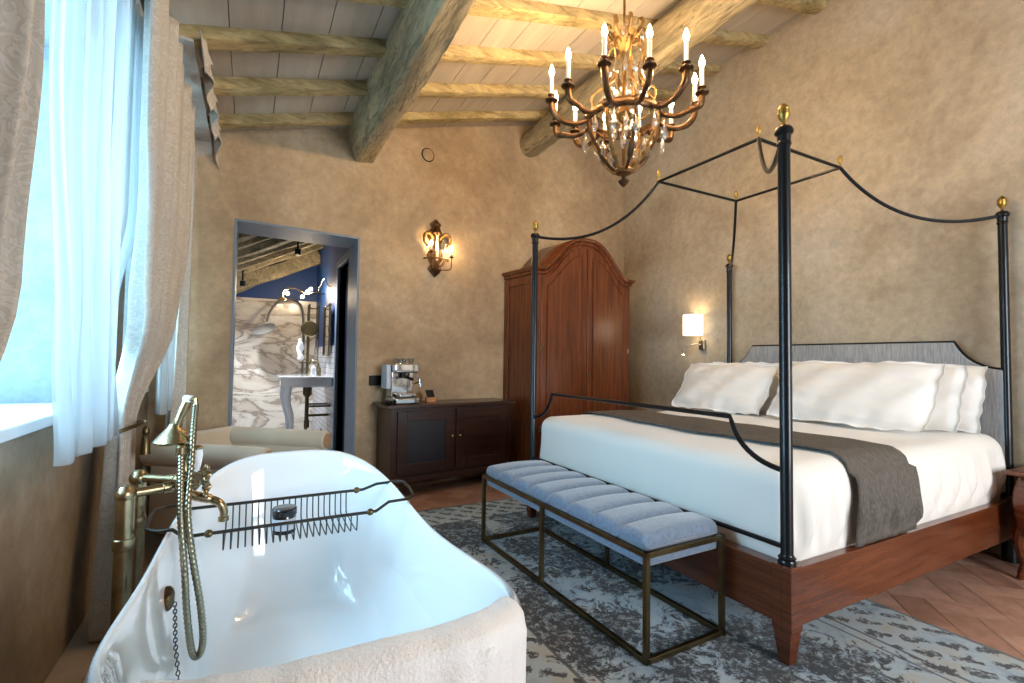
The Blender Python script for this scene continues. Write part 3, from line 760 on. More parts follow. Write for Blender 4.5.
# ------------------------------------------------------------------ bed
X0, Y0, BW, BL, HP = 1.912, 1.2105, 1.983, 2.237, 2.15
X1, Y1 = X0+BL, Y0+BW
bed = thing('four_poster_bed', 'four-poster bed with black iron canopy frame, cherry wood base and grey upholstered headboard', 'bed', (X0+BL/2, Y0+BW/2, 0))
B = lambda mb, n, m, **k: mesh_obj(mb, n, m, bed, world=True, **k)
zb0, zb1 = .155, .395
B(MB().box(X0-.035, X0+.03, Y0+.042, Y1-.042, zb0+.01, zb1-.006), 'foot_board', MBEDW, bevel=.004)
for y in (Y0, Y1):
    s = -1 if y == Y0 else 1
    B(MB().box(X0+.034, X1-.03, min(y, y+s*.04), max(y, y+s*.04), zb0+.01, zb1-.006), 'side_rail', MBEDW, bevel=.004)
B(MB().box(X0+.03, X1-.03, Y0+.02, Y1-.02, zb0+.02, .30), 'bed_base', MDARKW)
for y in (Y0, Y1):
    lg = MB().box(X0-.040, X0+.034, y-.042 if y == Y0 else y+.0, y-.0 if y == Y0 else y+.042, zb0-.012, zb1).box(X0-.040, X0+.032, y-.001 if y == Y0 else y-.042, y+.042 if y == Y0 else y+.001, zb0-.012, zb1)
    B(lg, 'corner_block', MBEDW, bevel=.004)
    z0 = RZ
    lt = MB().hexa([(X0-.026,y-.022,z0),(X0+.022,y-.022,z0),(X0+.022,y+.022,z0),(X0-.026,y+.022,z0)], [(X0-.038,y-.038,zb0-.012),(X0+.030,y-.038,zb0-.012),(X0+.030,y+.038,zb0-.012),(X0-.038,y+.038,zb0-.012)])
    B(lt, 'tapered_leg', MBEDW, bevel=.003)
FIN = [(.010,0),(.014,.006),(.010,.014),(.008,.022),(.016,.034),(.024,.048),(.027,.060),(.024,.074),(.026,.080),(.018,.094),(.010,.104),(0,.112)]
FIN = [(r*.9, z*.95) for r, z in FIN]
for (x, y) in ((X0, Y0), (X0, Y1), (X1, Y0), (X1, Y1)):
    r = .0235
    zb = zb1 if x == X0 else 0.0
    pr = [(r+.010, zb), (r+.011, zb+.008), (r+.006, zb+.018), (r+.010, zb+.026), (r+.002, zb+.034), (r, zb+.04)]
    if x == X1: pr = [(r+.018,0),(r+.018,.16),(r+.004,.18),(r+.004,.36),(r+.016,.38),(r+.018,.39),(r+.004,.40),(r,.42)]
    pr += [(r, HP-.065), (r+.004, HP-.06), (r+.004, HP-.05), (r+.001, HP-.045), (r+.003, HP-.02), (r+.012, HP-.010), (r+.013, HP), (r+.008, HP+.010), (r+.002, HP+.016), (0, HP+.018)]
    B(MB().lathe(pr, (x, y, 0), 24), 'post', MBLACK)
    B(MB().lathe(FIN, (x, y, HP+.014), 20), 'finial', MGOLD)
ci, cj, cw, cl, hc = .6916, .5904, .7973, .857, 2.512
CR = [(X0+ci, Y0+cj), (X0+ci, Y0+cj+cw), (X0+ci+cl, Y0+cj+cw), (X0+ci+cl, Y0+cj)]
PO = [(X0, Y0), (X0, Y1), (X1, Y1), (X1, Y0)]
for (a, b_) in zip(PO, CR):
    B(MB().tube(bez((a[0], a[1], HP-.005), (a[0]+(b_[0]-a[0])*.62, a[1]+(b_[1]-a[1])*.62, HP-.14), (b_[0], b_[1], hc), 24), .011, 10), 'canopy_swag_bar', MBLACK)
for i in range(4):
    a, b_ = CR[i], CR[(i+1) % 4]
    B(MB().tube([(a[0], a[1], hc), (b_[0], b_[1], hc)], .0105, 10), 'canopy_rail', MBLACK)
    B(MB().lathe([(r*.62, z*.75) for r, z in FIN], (a[0], a[1], hc+.008), 14), 'small_finial', MGOLD)
# foot rails
fr_ = bez((X0, Y0, .76), (X0, Y0+.21, .775), (X0, Y0+.26, .952), 12) + bez((X0, Y1-.26, .952), (X0, Y1-.21, .775), (X0, Y1, .76), 12)
B(MB().tube(fr_, .0115, 10), 'upper_foot_rail', MBLACK)
B(MB().tube([(X0, Y0, .458), (X0, Y1, .458)], .0105, 10), 'lower_foot_rail', MBLACK)
hb = bez((X1, Y0, 1.168), (X1, Y0+.18, 1.175), (X1, Y0+.25, 1.347), 12) + bez((X1, Y1-.25, 1.347), (X1, Y1-.18, 1.175), (X1, Y1, 1.168), 12)
B(MB().tube(hb, .0135, 10), 'headboard_rail', MBLACK)
B(MB().prism([(p[1], p[2]) for p in hb] + [(Y1, .41), (Y0, .41)], X1-.022, X1+.02, 'yz'), 'headboard', MHEAD, bevel=.006)
# duvet over the mattress
def duv(p):
    x, y, z = p
    top = max(0, min(1, (z-.5)/.2))
    # belly of the sides, folds that run down
    side = max(0, min(1, (.72-z)/.2))
    kk = max(0, min(1, (z-.40)/.07)); side *= kk
    f = (.012*math.sin(x*29+2*math.sin(z*7)) + .008*math.sin(x*61+1+2*z) + .005*math.sin(x*97+2-5*z))*side
    dyy = 0
    if y < 1.45: dyy = -f*1.3 - .018*math.sin(PI*max(0, min(1, (z-.4)/.35)))
    if y > 3.0: dyy = f
    g_ = (.006*math.sin(y*17+3*z) + .005*max(0, math.sin(y*39+6*z))**3)*side
    dxx_ = g_ if x < 2.05 else 0
    dz = .006*math.sin(x*4.1+1.3)*math.sin(y*3.7) + .003*math.sin(x*9+y*13) if z > .6 else 0
    # gentle crown and fall toward the foot
    dz += -.01*max(0, (2.3-x)) if z > .6 else 0
    return (x+dxx_, y+dyy, z+dz)
dv = MB().rbox((X0+.036, Y0+.004, .31), (X1-.05, Y1-.004, .768), .085, (90, 60, 12), duv)
o = mesh_obj(dv, 'duvet', MWHITE, smooth=180); tag(o, 'white duvet covering the mattress of the four-poster bed', 'duvet')
# bed runner
def runf(u, v):
    x = 2.36 + .53*v
    # path across the bed: y from near side down, over, far side
    ya, yb = Y0+.004, Y1-.004; r = .085; zt_ = .768
    pts = [(ya-.032, .40), (ya-.034, .50), (ya-.030, .58), (ya-.014, .655)]
    pts += [(ya+r-(r+.017)*math.cos(a), zt_-r+(r+.017)*math.sin(a)) for a in [math.radians(15), math.radians(35), math.radians(55), math.radians(75), math.radians(90)]]
    pts += [(ya+r+(yb-ya-2*r)*k/20, zt_+.018) for k in range(1, 20)]
    pts += [(yb-r+(r+.017)*math.cos(a), zt_-r+(r+.017)*math.sin(a)) for a in [math.radians(90), math.radians(60), math.radians(30)]] + [(yb+.034, .68)] + [(yb+.042, .6), (yb+.042, .42)]
    i = u*(len(pts)-1); k = min(int(i), len(pts)-2); q = i-k
    y = pts[k][0]*(1-q)+pts[k+1][0]*q; z = pts[k][1]*(1-q)+pts[k+1][1]*q
    if z < .70 and u < .5:
        sd = max(0, min(1, (.72-z)/.2))*max(0, min(1, (z-.40)/.07))
        ff = (.012*math.sin(x*29+2*math.sin(z*7)) + .008*math.sin(x*61+1+2*z) + .005*math.sin(x*97+2-5*z))*sd
        y = min(y, ya - 1.3*abs(ff) - .018*math.sin(PI*max(0, min(1, (z-.4)/.35))) - .022)
    xd = x - .0*(1-u) - .10*max(0, .20-u)*1.0 + .003*math.sin(u*90)
    ww = .005*math.sin(v*11+1) + .003*math.sin(v*23+u*7)
    if z < .70: y += -abs(ww)*1.2 - .004 if u < .5 else abs(ww)
    if z >= .70: z += .006*math.sin(x*4.1+1.3)*math.sin(y*3.7) + .003*math.sin(x*9+y*13) + abs(ww)*.3
    return (xd, y, z)
o = mesh_obj(MB().grid(runf, 150, 40), 'bed_runner', MRUN, smooth=180, solid=.006)
tag(o, 'charcoal taupe bed runner laid across the white duvet', 'bed runner')
# pillows
def pillow(name, loc, w, h, t, tilt, rz, seed, label, flange=.03, mat=MPILL):
    rr = random.Random(seed); ph = [rr.uniform(0, 6.28) for _ in range(6)]
    m = MB(); nu, nv = 44, 30
    def F(u, v, sgn):
        U, V = 2*u-1, 2*v-1
        fl_ = 1-flange*2/ h
        e = max(0, 1-abs(U/.95)**3.2)**.55 * max(0, 1-abs(V/.93)**3.0)**.55
        pin = 1 - .07*(abs(U)**2)*(1-abs(V)) ; pin2 = 1 - .06*(abs(V)**2)*(1-abs(U)*.9)
        wr = .010*math.sin(9*U+4*V+ph[0])*e + .007*math.sin(17*V-5*U+ph[1])*e + .006*math.sin(23*U+9*V+ph[2])*(1-e)*.9
        y = U*w/2*pin2 + .004*math.sin(14*V+ph[3])
        z = V*h/2*pin + .004*math.sin(19*U+ph[4])
        x = sgn*(t/2*e + .002) + wr*(1 if sgn > 0 else .6) + .012*(1-e)*math.sin(5*V+ph[5]+6*U)
        return (x, y, z)
    m.grid(lambda u, v: F(u, v, 1), nu, nv)
    n0 = len(m.v)
    m.grid(lambda u, v: F(u, v, -1), nu, nv)
    edge = [i for i in range(nu)] + [j*nu+nu-1 for j in range(1, nv)] + [(nv-1)*nu+i for i in range(nu-2, -1, -1)] + [j*nu for j in range(nv-2, 0, -1)]
    for a, b_ in zip(edge, edge[1:]+edge[:1]): m.f.append((a, b_, n0+b_, n0+a))
    m2 = []
    for f_ in m.f[(nu-1)*(nv-1):2*(nu-1)*(nv-1)]: m2.append(f_[::-1])
    m.f[(nu-1)*(nv-1):2*(nu-1)*(nv-1)] = m2
    o = mesh_obj(m, name, mat, smooth=180)
    o.rotation_euler = (0, tilt, rz); o.location = loc
    return tag(o, label, 'pillow', 'white pillows against the headboard')
T = math.radians(22)
pillow('pillow', (3.64, 1.87, 1.0), 1.00, .50, .16, .58, .0, 1, 'large white pillow in front of two others, beside the outer bed post')
pillow('pillow', (3.825, 1.80, .995), .98, .44, .10, .44, .0, 2, 'white pillow tucked right behind the large front pillow, its flange showing at the outer side')
pillow('pillow', (3.965, 1.74, .99), .96, .43, .11, T-.04, .0, 3, 'cream-lit white pillow touching the headboard, last of the three beside the outer bed post')
pillow('pillow', (3.66, 2.90, .98), .90, .48, .15, .58, .0, 4, 'white pillow in front on the wall lamp side of the bed')
pillow('pillow', (3.88, 2.78, .99), .90, .45, .11, .42, .0, 5, 'white pillow leaning on the headboard behind the front pillow on the wall lamp side')

# ------------------------------------------------------------------ bench
bc = thing('bench', 'long blue-grey channel-tufted bench on a brass frame at the foot of the bed', 'bench', (1.398, 1.455, RZ), 0.016)
bw_, bl_, bh_, q = .445, 1.454, .418, .011
Bp = lambda mb, n, m, **k: mesh_obj(mb, n, m, bc, **k)
def bar(x0, y0, z0, x1, y1, z1): return MB().box(min(x0,x1)-q, max(x0,x1)+q, min(y0,y1)-q, max(y0,y1)+q, min(z0,z1)-q, max(z0,z1)+q)
for x in (0, bw_):
    for y in (0, bl_/2+.03, bl_): Bp(bar(x, y, q, x, y, bh_-q), 'leg', MBRASSD, bevel=.002)
    Bp(bar(x, 0, bh_, x, bl_, bh_), 'top_rail', MBRASSD, bevel=.002)
    Bp(bar(x, 0, q, x, bl_, q), 'foot_rail', MBRASSD, bevel=.002)
for y in (0, bl_):
    Bp(bar(0, y, bh_, bw_, y, bh_), 'cross_rail', MBRASSD, bevel=.002); Bp(bar(0, y, q, bw_, y, q), 'cross_rail', MBRASSD, bevel=.002)
Bp(MB().rbox((.012, .012, bh_-.055), (bw_-.012, bl_-.012, bh_+.004), .01, (4, 8, 1)), 'seat_base', MBENCH)
NC = 8
def cush(p):
    x, y, z = p
    yy = y/bl_*NC + .35*math.sin(PI*min(1, max(0, x/bw_)))*0
    fr2 = yy % 1.0
    if z > bh_+.03:
        z = z - .024*(abs(2*fr2-1)**4) + .012*math.sin(PI*max(0, min(1, x/bw_)))
    return (x, y, z)
Bp(MB().rbox((.002, .004, bh_+.004), (bw_-.002, bl_-.004, bh_+.072), .03, (14, 120, 2), cush), 'seat_cushion', MBENCH, smooth=180)

# ------------------------------------------------------------------ wardrobe (flush to the back wall)
wd = thing('wardrobe', 'tall mahogany wardrobe with arched double-door top standing in the back corner', 'wardrobe', (3.06, backy(3.06)-.012, 0), AB)
hw_, dp = .675, .545
def arch(x, s=1.0):  # height of the crown above shoulder
    a = min(1.0, abs(x)/hw_/.87)
    h = .37*(.5+.5*math.cos(PI*a**1.35))
    return h*s
SH = 2.085
Wp = lambda mb, n, m, **k: mesh_obj(mb, n, m, wd, **k)
N = 48
xs = [-hw_ + 2*hw_*i/N for i in range(N+1)]
# carcass follows the arch front to back
body = MB().prism([(x, SH-.03+arch(x)) for x in xs] + [(hw_, .10), (-hw_, .10)], -dp+.03, 0, 'xz')
Wp(body, 'carcass', MMAHOG, smooth=30)
Wp(MB().box(-hw_-.015, hw_+.015, -dp-.005, .0, 0, .10), 'plinth', MMAHOG, bevel=.005)
cn = MB()
sec = [(0,0),(.018,.004),(.024,.018),(.018,.03),(.034,.04),(.050,.052),(.052,.066),(.0,.07)]
# front cornice swept along the arch
def corn(u, v):
    x = (-1 + 2*u)*(hw_); i = int(round(v*(len(sec)-1))); o_, zz = sec[i]
    return (x*(1+o_/hw_), -dp+.03-o_, SH-.045 + arch(x) + zz)
cn.grid(corn, 97, len(sec))
Wp(cn, 'cornice', MMAHOG, smooth=50)
for s in (-1, 1):
    sc_ = MB().grid(lambda u, v: (s*(hw_+sec[int(round(v*(len(sec)-1)))][0]), -dp+.03 - sec[int(round(v*(len(sec)-1)))][0] + (dp-.03+sec[int(round(v*(len(sec)-1)))][0])*u, SH-.045+sec[int(round(v*(len(sec)-1)))][1]), 4, len(sec))
    Wp(sc_, 'side_cornice', MMAHOG, smooth=50)
tp_ = MB().grid(lambda u, v: ((-1+2*u)*hw_*1.07, -dp-.02+(dp+.02)*v, SH+.023+arch((-1+2*u)*hw_)), 97, 2)
Wp(tp_, 'top_board', MMAHOG, smooth=50, solid=.006)
for s in (-1, 1):
    x0_, x1_ = (s*.005, s*(hw_-.06))
    xa, xb = min(x0_, x1_), max(x0_, x1_)
    xx = [xa + (xb-xa)*i/20 for i in range(21)]
    dr_ = MB().prism([(x, SH-.075+arch(x)) for x in xx] + [(xb, .15), (xa, .15)], -dp+.003, -dp+.029, 'xz')
    door = Wp(dr_, 'wardrobe_door', MMAHOG, bevel=.003)
    xi = [xa+.075 + (xb-xa-.15)*i/20 for i in range(21)]
    fp = [(x, SH-.165+arch(x)) for x in xi]; bt = .62
    pn = MB().prism(fp + [(xi[-1], bt), (xi[0], bt)], -dp-.004, -dp+.004, 'xz')
    Wp(pn, 'door_panel', MMAHOG, bevel=.003).parent = door
    ml = MB(); path = [(x, -dp-.004, z) for x, z in fp] + [(xi[-1], -dp-.004, bt), (xi[0], -dp-.004, bt)]
    ml.tube(path, .007, 6, closed=True); ml.tube([(xi[0], -dp+.002, .22), (xi[-1], -dp+.002, .22), (xi[-1], -dp+.002, .56), (xi[0], -dp+.002, .56)], .007, 6, closed=True)
    Wp(ml, 'panel_moulding', MMAHOG, smooth=60).parent = door
    Wp(MB().box(s*(hw_-.058) if s > 0 else -hw_+.008, s*(hw_-.008) if s > 0 else -hw_+.058, -dp+.008, -dp+.028, .12, SH-.05), 'pilaster', MMAHOG, bevel=.004)
    for zz in (1.28, .5): Wp(MB().lathe([(.011,0),(.011,.05)], (s*(hw_-.058), -dp-.004, zz), 10), 'hinge', MBRASSD).parent = door
    # side frame
    sf = MB(); xs_ = s*hw_
    for (ya, yb, za, zb_) in ((-dp+.03,-dp+.10,.12,SH-.05),(-.07,-.0,.12,SH-.05),(-dp+.10,-.07,SH-.13,SH-.05),(-dp+.10,-.07,.56,.66),(-dp+.10,-.07,.12,.2)):
        sf.box(min(xs_, xs_+s*.012), max(xs_, xs_+s*.012), ya, yb, za, zb_)
    Wp(sf, 'side_frame', MMAHOG, bevel=.002)
Wp(MB().lathe([(0,-.012),(.008,-.012),(.008,-.003),(.013,0)], (.035, -dp-.0, 1.05), 10, axis='y').box(.028,.042,-dp-.006,-dp+.002,1.02,1.08), 'keyhole_plate', MBRASSD)

# ------------------------------------------------------------------ low cabinet
CX = .98
cb = thing('cabinet', 'low dark wood cabinet with two panelled doors below the wall sconce', 'cabinet', (CX, backy(CX)-.012, 0), AB)
cL, cD, cH, c0 = 1.30, .36, .795, .13
Cp = lambda mb, n, m, **k: mesh_obj(mb, n, m, cb, **k)
Cp(MB().box(.045, cL-.045, -cD+.02, -.005, c0+.05, cH-.03), 'cabinet_body', MDARKW, bevel=.003)
Cp(MB().box(.0, cL, -cD-.025, .0, cH-.03, cH), 'cabinet_top', MDARKW, bevel=.006)
Cp(MB().box(.03, cL-.03, -cD+.0, -.0, c0, c0+.05), 'base_moulding', MDARKW, bevel=.006)
for x in (.05, cL-.11):
    for y in (-cD+.02, -.08): Cp(MB().box(x, x+.06, y, y+.06, 0, c0), 'leg', MDARKW, bevel=.003)
for k in range(2):
    xa = .10 + k*.56; xb = xa + .54
    dmb = MB(); z0, z1 = c0+.075, cH-.055; st = .085
    dmb.box(xa, xa+st, -cD, -cD+.02, z0, z1).box(xb-st, xb, -cD, -cD+.02, z0, z1).box(xa+st, xb-st, -cD, -cD+.02, z0, z0+st).box(xa+st, xb-st, -cD, -cD+.02, z1-st, z1)
    door = Cp(dmb, 'cabinet_door', MDARKW, bevel=.004)
    Cp(MB().box(xa+st, xb-st, -cD+.012, -cD+.019, z0+st, z1-st), 'door_panel', MDARKP if k == 0 else MDARKW, smooth=0).parent = door
    kx = xb-.03 if k == 0 else xa+.03
    Cp(MB().lathe([(.006,0),(.006,-.012),(.014,-.018),(.015,-.026),(.009,-.032),(0,-.033)], (kx, -cD, .5), 14, axis='y'), 'knob', MBRASS).parent = door

def cabw(u, v, z):  # point on the cabinet
    return ROOT[cb.name] @ Vector((u, v, z))
# coffee machine
p = cabw(.19, -.19, cH)
cf = thing('coffee_machine', 'small chrome lever coffee machine on the dark cabinet', 'coffee machine', tuple(p), AB)
Kp = lambda mb, n, m, **k: mesh_obj(mb, n, m, cf, **k)
Kp(MB().rbox((-.10,-.14,.004),(.12,.13,.055), .01, 3), 'drip_base', MCHROME)
Kp(MB().box(-.085,.105,-.13,-.02,.055,.062), 'drip_grille', MGREYM)
Kp(MB().rbox((-.095,.0,.055),(.115,.12,.34), .012, 3), 'machine_body', MCHROME)
Kp(MB().rbox((-.10,-.10,.27),(.12,.125,.35), .012, 3), 'brew_head', MCHROME)
Kp(MB().lathe([(.034,0),(.036,-.01),(.030,-.04),(.018,-.05),(.008,-.05)], (.02,-.05,.27), 20), 'group_head', MGREYM)
Kp(MB().tube([(.02,-.06,.235),(.02,-.13,.225),(.02,-.19,.22)], [.012,.012,.015], 12), 'portafilter_handle', MPLUG)
Kp(MB().tube([(.10,-.08,.25),(.13,-.10,.22),(.135,-.11,.15)], .005, 8), 'steam_wand', MCHROME)
Kp(MB().tube([(.115,-.02,.17),(.15,-.03,.185)], .006, 8).lathe([(0,-.012),(.012,-.008),(.012,.008),(0,.012)], (.165,-.03,.19), 12), 'steam_knob', MPLUG)
Kp(MB().rbox((-.145,-.03,.13),(-.103,.11,.34), .01, 3), 'water_tank', simple('frosted_tank', 'B8C4D0', .3))
Kp(MB().rbox((-.06,-.12,.062),(.09,-.02,.09), .006, 2), 'cup_tray', MCHROME)
for k, (x, y) in enumerate(((-.05, .0), (.02, .03), (.08, -.01), (-.01, -.05))):
    cu = mesh_obj(MB().lathe([(.014,0),(.022,.008),(.029,.028),(.031,.045),(.029,.045),(.026,.028),(.019,.01),(0,.006)], (0,0,0), 16), 'glass_cup', MCRYS)
    cu.location = ROOT[cf.name] @ Vector((x, y, .351))
    tag(cu, 'small clear glass cup on top of the chrome coffee machine', 'glass cup', 'glass cups on the coffee machine')
p = cabw(.03+.02, -.26, cH)
o = thing('coffee_capsule_bowl', 'small dark bowl beside the coffee machine at the end of the cabinet', 'bowl', tuple(p))
mesh_obj(MB().lathe([(.018,0),(.026,.004),(.036,.022),(.038,.034),(.034,.034),(.03,.02),(0,.008)], (0,0,0), 20), 'bowl_body', MRUBBER, o)
p = cabw(.47, -.20, cH)
o = thing('card_holder', 'small wooden block holding a black card on the cabinet', 'card holder', tuple(p), .05)
mesh_obj(MB().box(-.045,.045,-.02,.02,0,.045), 'wooden_block', MGOLDW, o, bevel=.003)
mesh_obj(MB().hexa([(-.03,-.004,.04),(.045,-.004,.04),(.045,.0,.04),(-.03,.0,.04)], [(-.045,.02,.11),(.03,.02,.11),(.03,.024,.11),(-.045,.024,.11)]), 'black_card', MPLUG, o)

# wall items on the back wall
def onback(x, z, off=0): return Vector((x + TB*0, backy(x)-off, z))
o = mesh_obj(MB().rbox((-.075,-.012,-.045),(.075,-.001,.045), .004, 2), 'socket_plate', MPLUG); o.location = onback(1.02, .99); o.rotation_euler = (0,0,AB)
tag(o, 'black socket plate on the wall beside the coffee machine', 'socket')
o = thing('round_vent', 'small round disc on the back wall between the two ceiling beams', 'vent', tuple(onback(1.47, 3.168)), AB)  # round vent cover on the back wall
mesh_obj(MB().lathe([(.0,-.012),(.05,-.012),(.058,-.008),(.058,-.002),(.058,0)], (0,0,0), 28, axis='y'), 'disc_cover', MP, o)
mesh_obj(MB().lathe([(.06,-.006),(.066,-.006),(.068,-.002),(.066,0)], (0,0,0), 28, axis='y'), 'disc_rim', MPLUG, o)

# ------------------------------------------------------------------ gilt wall sconce
sp_ = onback(1.56, 2.25)
sc = thing('wall_sconce', 'ornate gilt wall sconce with crystal drops and lit candle bulbs above the cabinet', 'wall light', tuple(sp_), AB)
Sp = lambda mb, n, m, **k: mesh_obj(mb, n, m, sc, **k)
bp = [(0,-.27),(.04,-.23),(.075,-.19),(.04,-.14),(.07,-.10),(.085,-.05),(.06,0),(.055,.06),(.085,.12),(.07,.18),(.04,.21),(.06,.25),(.03,.28),(0,.30)]
Sp(MB().prism(bp + [(-x, z) for x, z in bp[::-1] if x > 0], -.02, -.001, 'xz'), 'back_plate', MBRONZE, bevel=.004)
Sp(MB().lathe([(0,-.05),(.03,-.03),(.05,.0),(.042,.03),(.03,.06),(.042,.08),(.02,.11),(0,.13)], (0,-.035,.16), 14), 'crest_ornament', MBRONZE)
Sp(MB().lathe([(0,-.06),(.02,-.045),(.045,-.02),(.05,.0),(.03,.02),(.01,.03)], (0,-.04,-.20), 14), 'bottom_ornament', MBRONZE)
for s in (-1, 1):
    Sp(MB().tube(smoothpath([(s*.03,-.03,.10),(s*.08,-.05,.15),(s*.13,-.06,.13),(s*.135,-.06,.06),(s*.10,-.06,.02)], 5), [.018]*10+[.014]*11, 8), 'scroll_leaf', MBRONZEL)
bk = []
for k in range(20):
    a = PI*k/19; bk.append((.125*math.cos(a), -.03-.10*math.sin(a), -.10))
Sp(MB().tube(bk, .008, 8), 'basket_band', MBRONZEL)
for k in range(5):
    a = PI*(k+.5)/5
    Sp(MB().tube(smoothpath([(.10*math.cos(a), -.03-.085*math.sin(a), -.10), (.07*math.cos(a), -.03-.06*math.sin(a), -.15), (.01*math.cos(a), -.04, -.2)], 4), .005, 6), 'basket_rib', MBRONZEL)
DROP = [(0,.05),(.003,.048),(.004,.035),(.009,.02),(.013,.006),(.012,-.006),(.006,-.016),(0,-.02)]
for k in range(9):
    a = PI*(k+.5)/9
    Sp(MB().lathe([(r*.8, z*1.1) for r, z in DROP], (.105*math.cos(a), -.03-.085*math.sin(a), -.03 + .05*math.sin(a*3)), 6), 'crystal_drop', MCRYS, smooth=0)
Sp(MB().lathe([(.012,-.13),(.016,-.02),(.010,.1),(.014,.12)], (0,-.055,.02), 8), 'amber_column', emis('amber_glass', (1,.45,.15,1), .6))
def candle(P_, par, at, h=.07, arm=None, bulb=MBULB, r=.009):
    P_(MB().lathe([(.006,-.012),(.012,-.008),(.026,-.002),(.028,.003),(.012,.006),(.012,.014),(.015,.018),(.010,.02)], at, 16), 'candle_cup', MBRONZE).parent = par
    P_(MB().lathe([(r,0),(r,h),(r*.8,h+.003)], (at[0], at[1], at[2]+.016), 12), 'candle_tube', MWAX).parent = par
    P_(MB().lathe([(.004,0),(.009,.012),(.010,.022),(.006,.038),(.001,.052),(0,.053)], (at[0], at[1], at[2]+.018+h), 12), 'flame_bulb', bulb).parent = par
MBULBS = emis('sconce_bulb_glow', (1,.64,.32,1), 420)
for (ax, ay, az, tx) in ((.135, -.10, -.07, .06), (-.075, -.09, -.04, -.03), ):
    a_ = Sp(MB().tube(smoothpath([(0,-.03,-.18),(tx,-.07,-.20),(ax*.9,ay,-.19),(ax,ay,-.14),(ax,ay,az-.01)], 6), .005, 8), 'candle_arm', MBRONZE)
    candle(Sp, a_, (ax, ay, az), h=.045, bulb=MBULBS, r=.007)

# ------------------------------------------------------------------ reading lamp by the bed
wlmp = thing('bedside_wall_lamp', 'cream drum shade wall lamp with a small flexible reading light beside the bed', 'wall lamp', (4.219, 3.56, 1.38))
Lp = lambda mb, n, m, **k: mesh_obj(mb, n, m, wlmp, world=True, **k)
NK = simple('brushed_nickel', 'A8A090', .3, 1)
Lp(MB().rbox((4.185,3.53,1.32),(4.219,3.60,1.43), .006, 2), 'wall_plate', NK)
Lp(MB().tube(smoothpath([(4.19,3.565,1.42),(4.17,3.565,1.46),(4.165,3.56,1.6),(4.165,3.56,1.72),(4.15,3.565,1.738),(4.10,3.59,1.738)], 5), .005, 8), 'lamp_arm', NK)
Lp(MB().tube([(4.10,3.592,1.738),(4.10,3.592,1.66)], .004, 8), 'shade_hanger', NK)
sh = MB().lathe([(.098,1.475),(.1,1.475),(.1,1.69),(.098,1.69),(.098,1.475)], (4.10, 3.60, 0), 32); Lp(sh, 'lamp_shade', MSHADE, smooth=50)
Lp(MB().lathe([(.012,1.56),(.026,1.59),(.028,1.61),(.018,1.64),(0,1.65)], (4.10,3.60,0), 14), 'light_bulb', emis('shade_bulb', (1,.7,.4,1), 60))
Lp(MB().tube(smoothpath([(4.185,3.57,1.375),(4.15,3.60,1.385),(4.12,3.65,1.37),(4.10,3.70,1.33),(4.095,3.715,1.315)], 5), .0045, 8), 'flexible_neck', NK)
Lp(MB().lathe([(.010,.02),(.014,0),(.016,-.03),(.012,-.032)], (4.092,3.722,1.305), 14), 'reading_spot', NK)
Lp(MB().lathe([(.0,-.002),(.012,-.002),(.012,.0),(0,.001)], (4.092,3.722,1.272), 12), 'spot_lens', emis('spot_glow', (1,.82,.6,1), 30))

# ------------------------------------------------------------------ bedside table
ns = thing('bedside_table', 'reddish wooden bedside table with curved leg at the right edge beside the bed head', 'bedside table', (4.0, .92, 0))
Np = lambda mb, n, m, **k: mesh_obj(mb, n, m, ns, world=True, **k)
Np(MB().rbox((3.80,.74,.575),(4.215,1.125,.605), .01, 3), 'table_top', MBEDW)
def bomb(u, v):
    z = .22 + .355*v; s = .012 + .03*math.sin(PI*(1-v)**.8)
    a = 2*PI*u; c, s2 = math.cos(a), math.sin(a)
    x = 4.01 + (.165+s)*math.copysign(abs(c)**.3, c); y = .93 + (.145+s)*math.copysign(abs(s2)**.3, s2)
    return (min(x, 4.21), y, z)
m_ = MB().grid(bomb, 48, 12, closeu=True); m_.f.append(tuple(range(47,-1,-1)))
Np(m_, 'table_body', MBEDW, smooth=50)
for (x, y) in ((3.86,1.07),(3.86,.79),(4.17,1.07),(4.17,.79)):
    sx_ = -1 if x < 4 else .3; sy_ = 1 if y > .9 else -1
    Np(MB().tube(smoothpath([(x,y,.30),(x+sx_*.012,y+sy_*.012,.2),(x+sx_*.0,y+sy_*.0,.10),(x+sx_*.012,y+sy_*.012,.02),(x+sx_*.016,y+sy_*.016,.0)], 5), [.03]*5+[.026]*5+[.018]*5+[.016]*5+[.02], 10), 'leg', MBEDW)
for k in range(2):
    d_ = Np(MB().rbox((3.815,.80,.25+.16*k),(3.83,1.06,.39+.16*k), .005, 2), 'drawer_front', MBEDW)
    Np(MB().lathe([(.004,0),(.010,-.008),(.010,-.014),(0,-.018)], (3.815,.93,.32+.16*k), 10, axis='x'), 'knob', MBRASSD).parent = d_

# ------------------------------------------------------------------ armchair
ac = thing('armchair', 'cream linen armchair with rolled arms between the tub and the doorway', 'armchair', (.04, 3.64, 0), math.radians(-36))
Ap = lambda mb, n, m, **k: mesh_obj(mb, n, m, ac, **k)
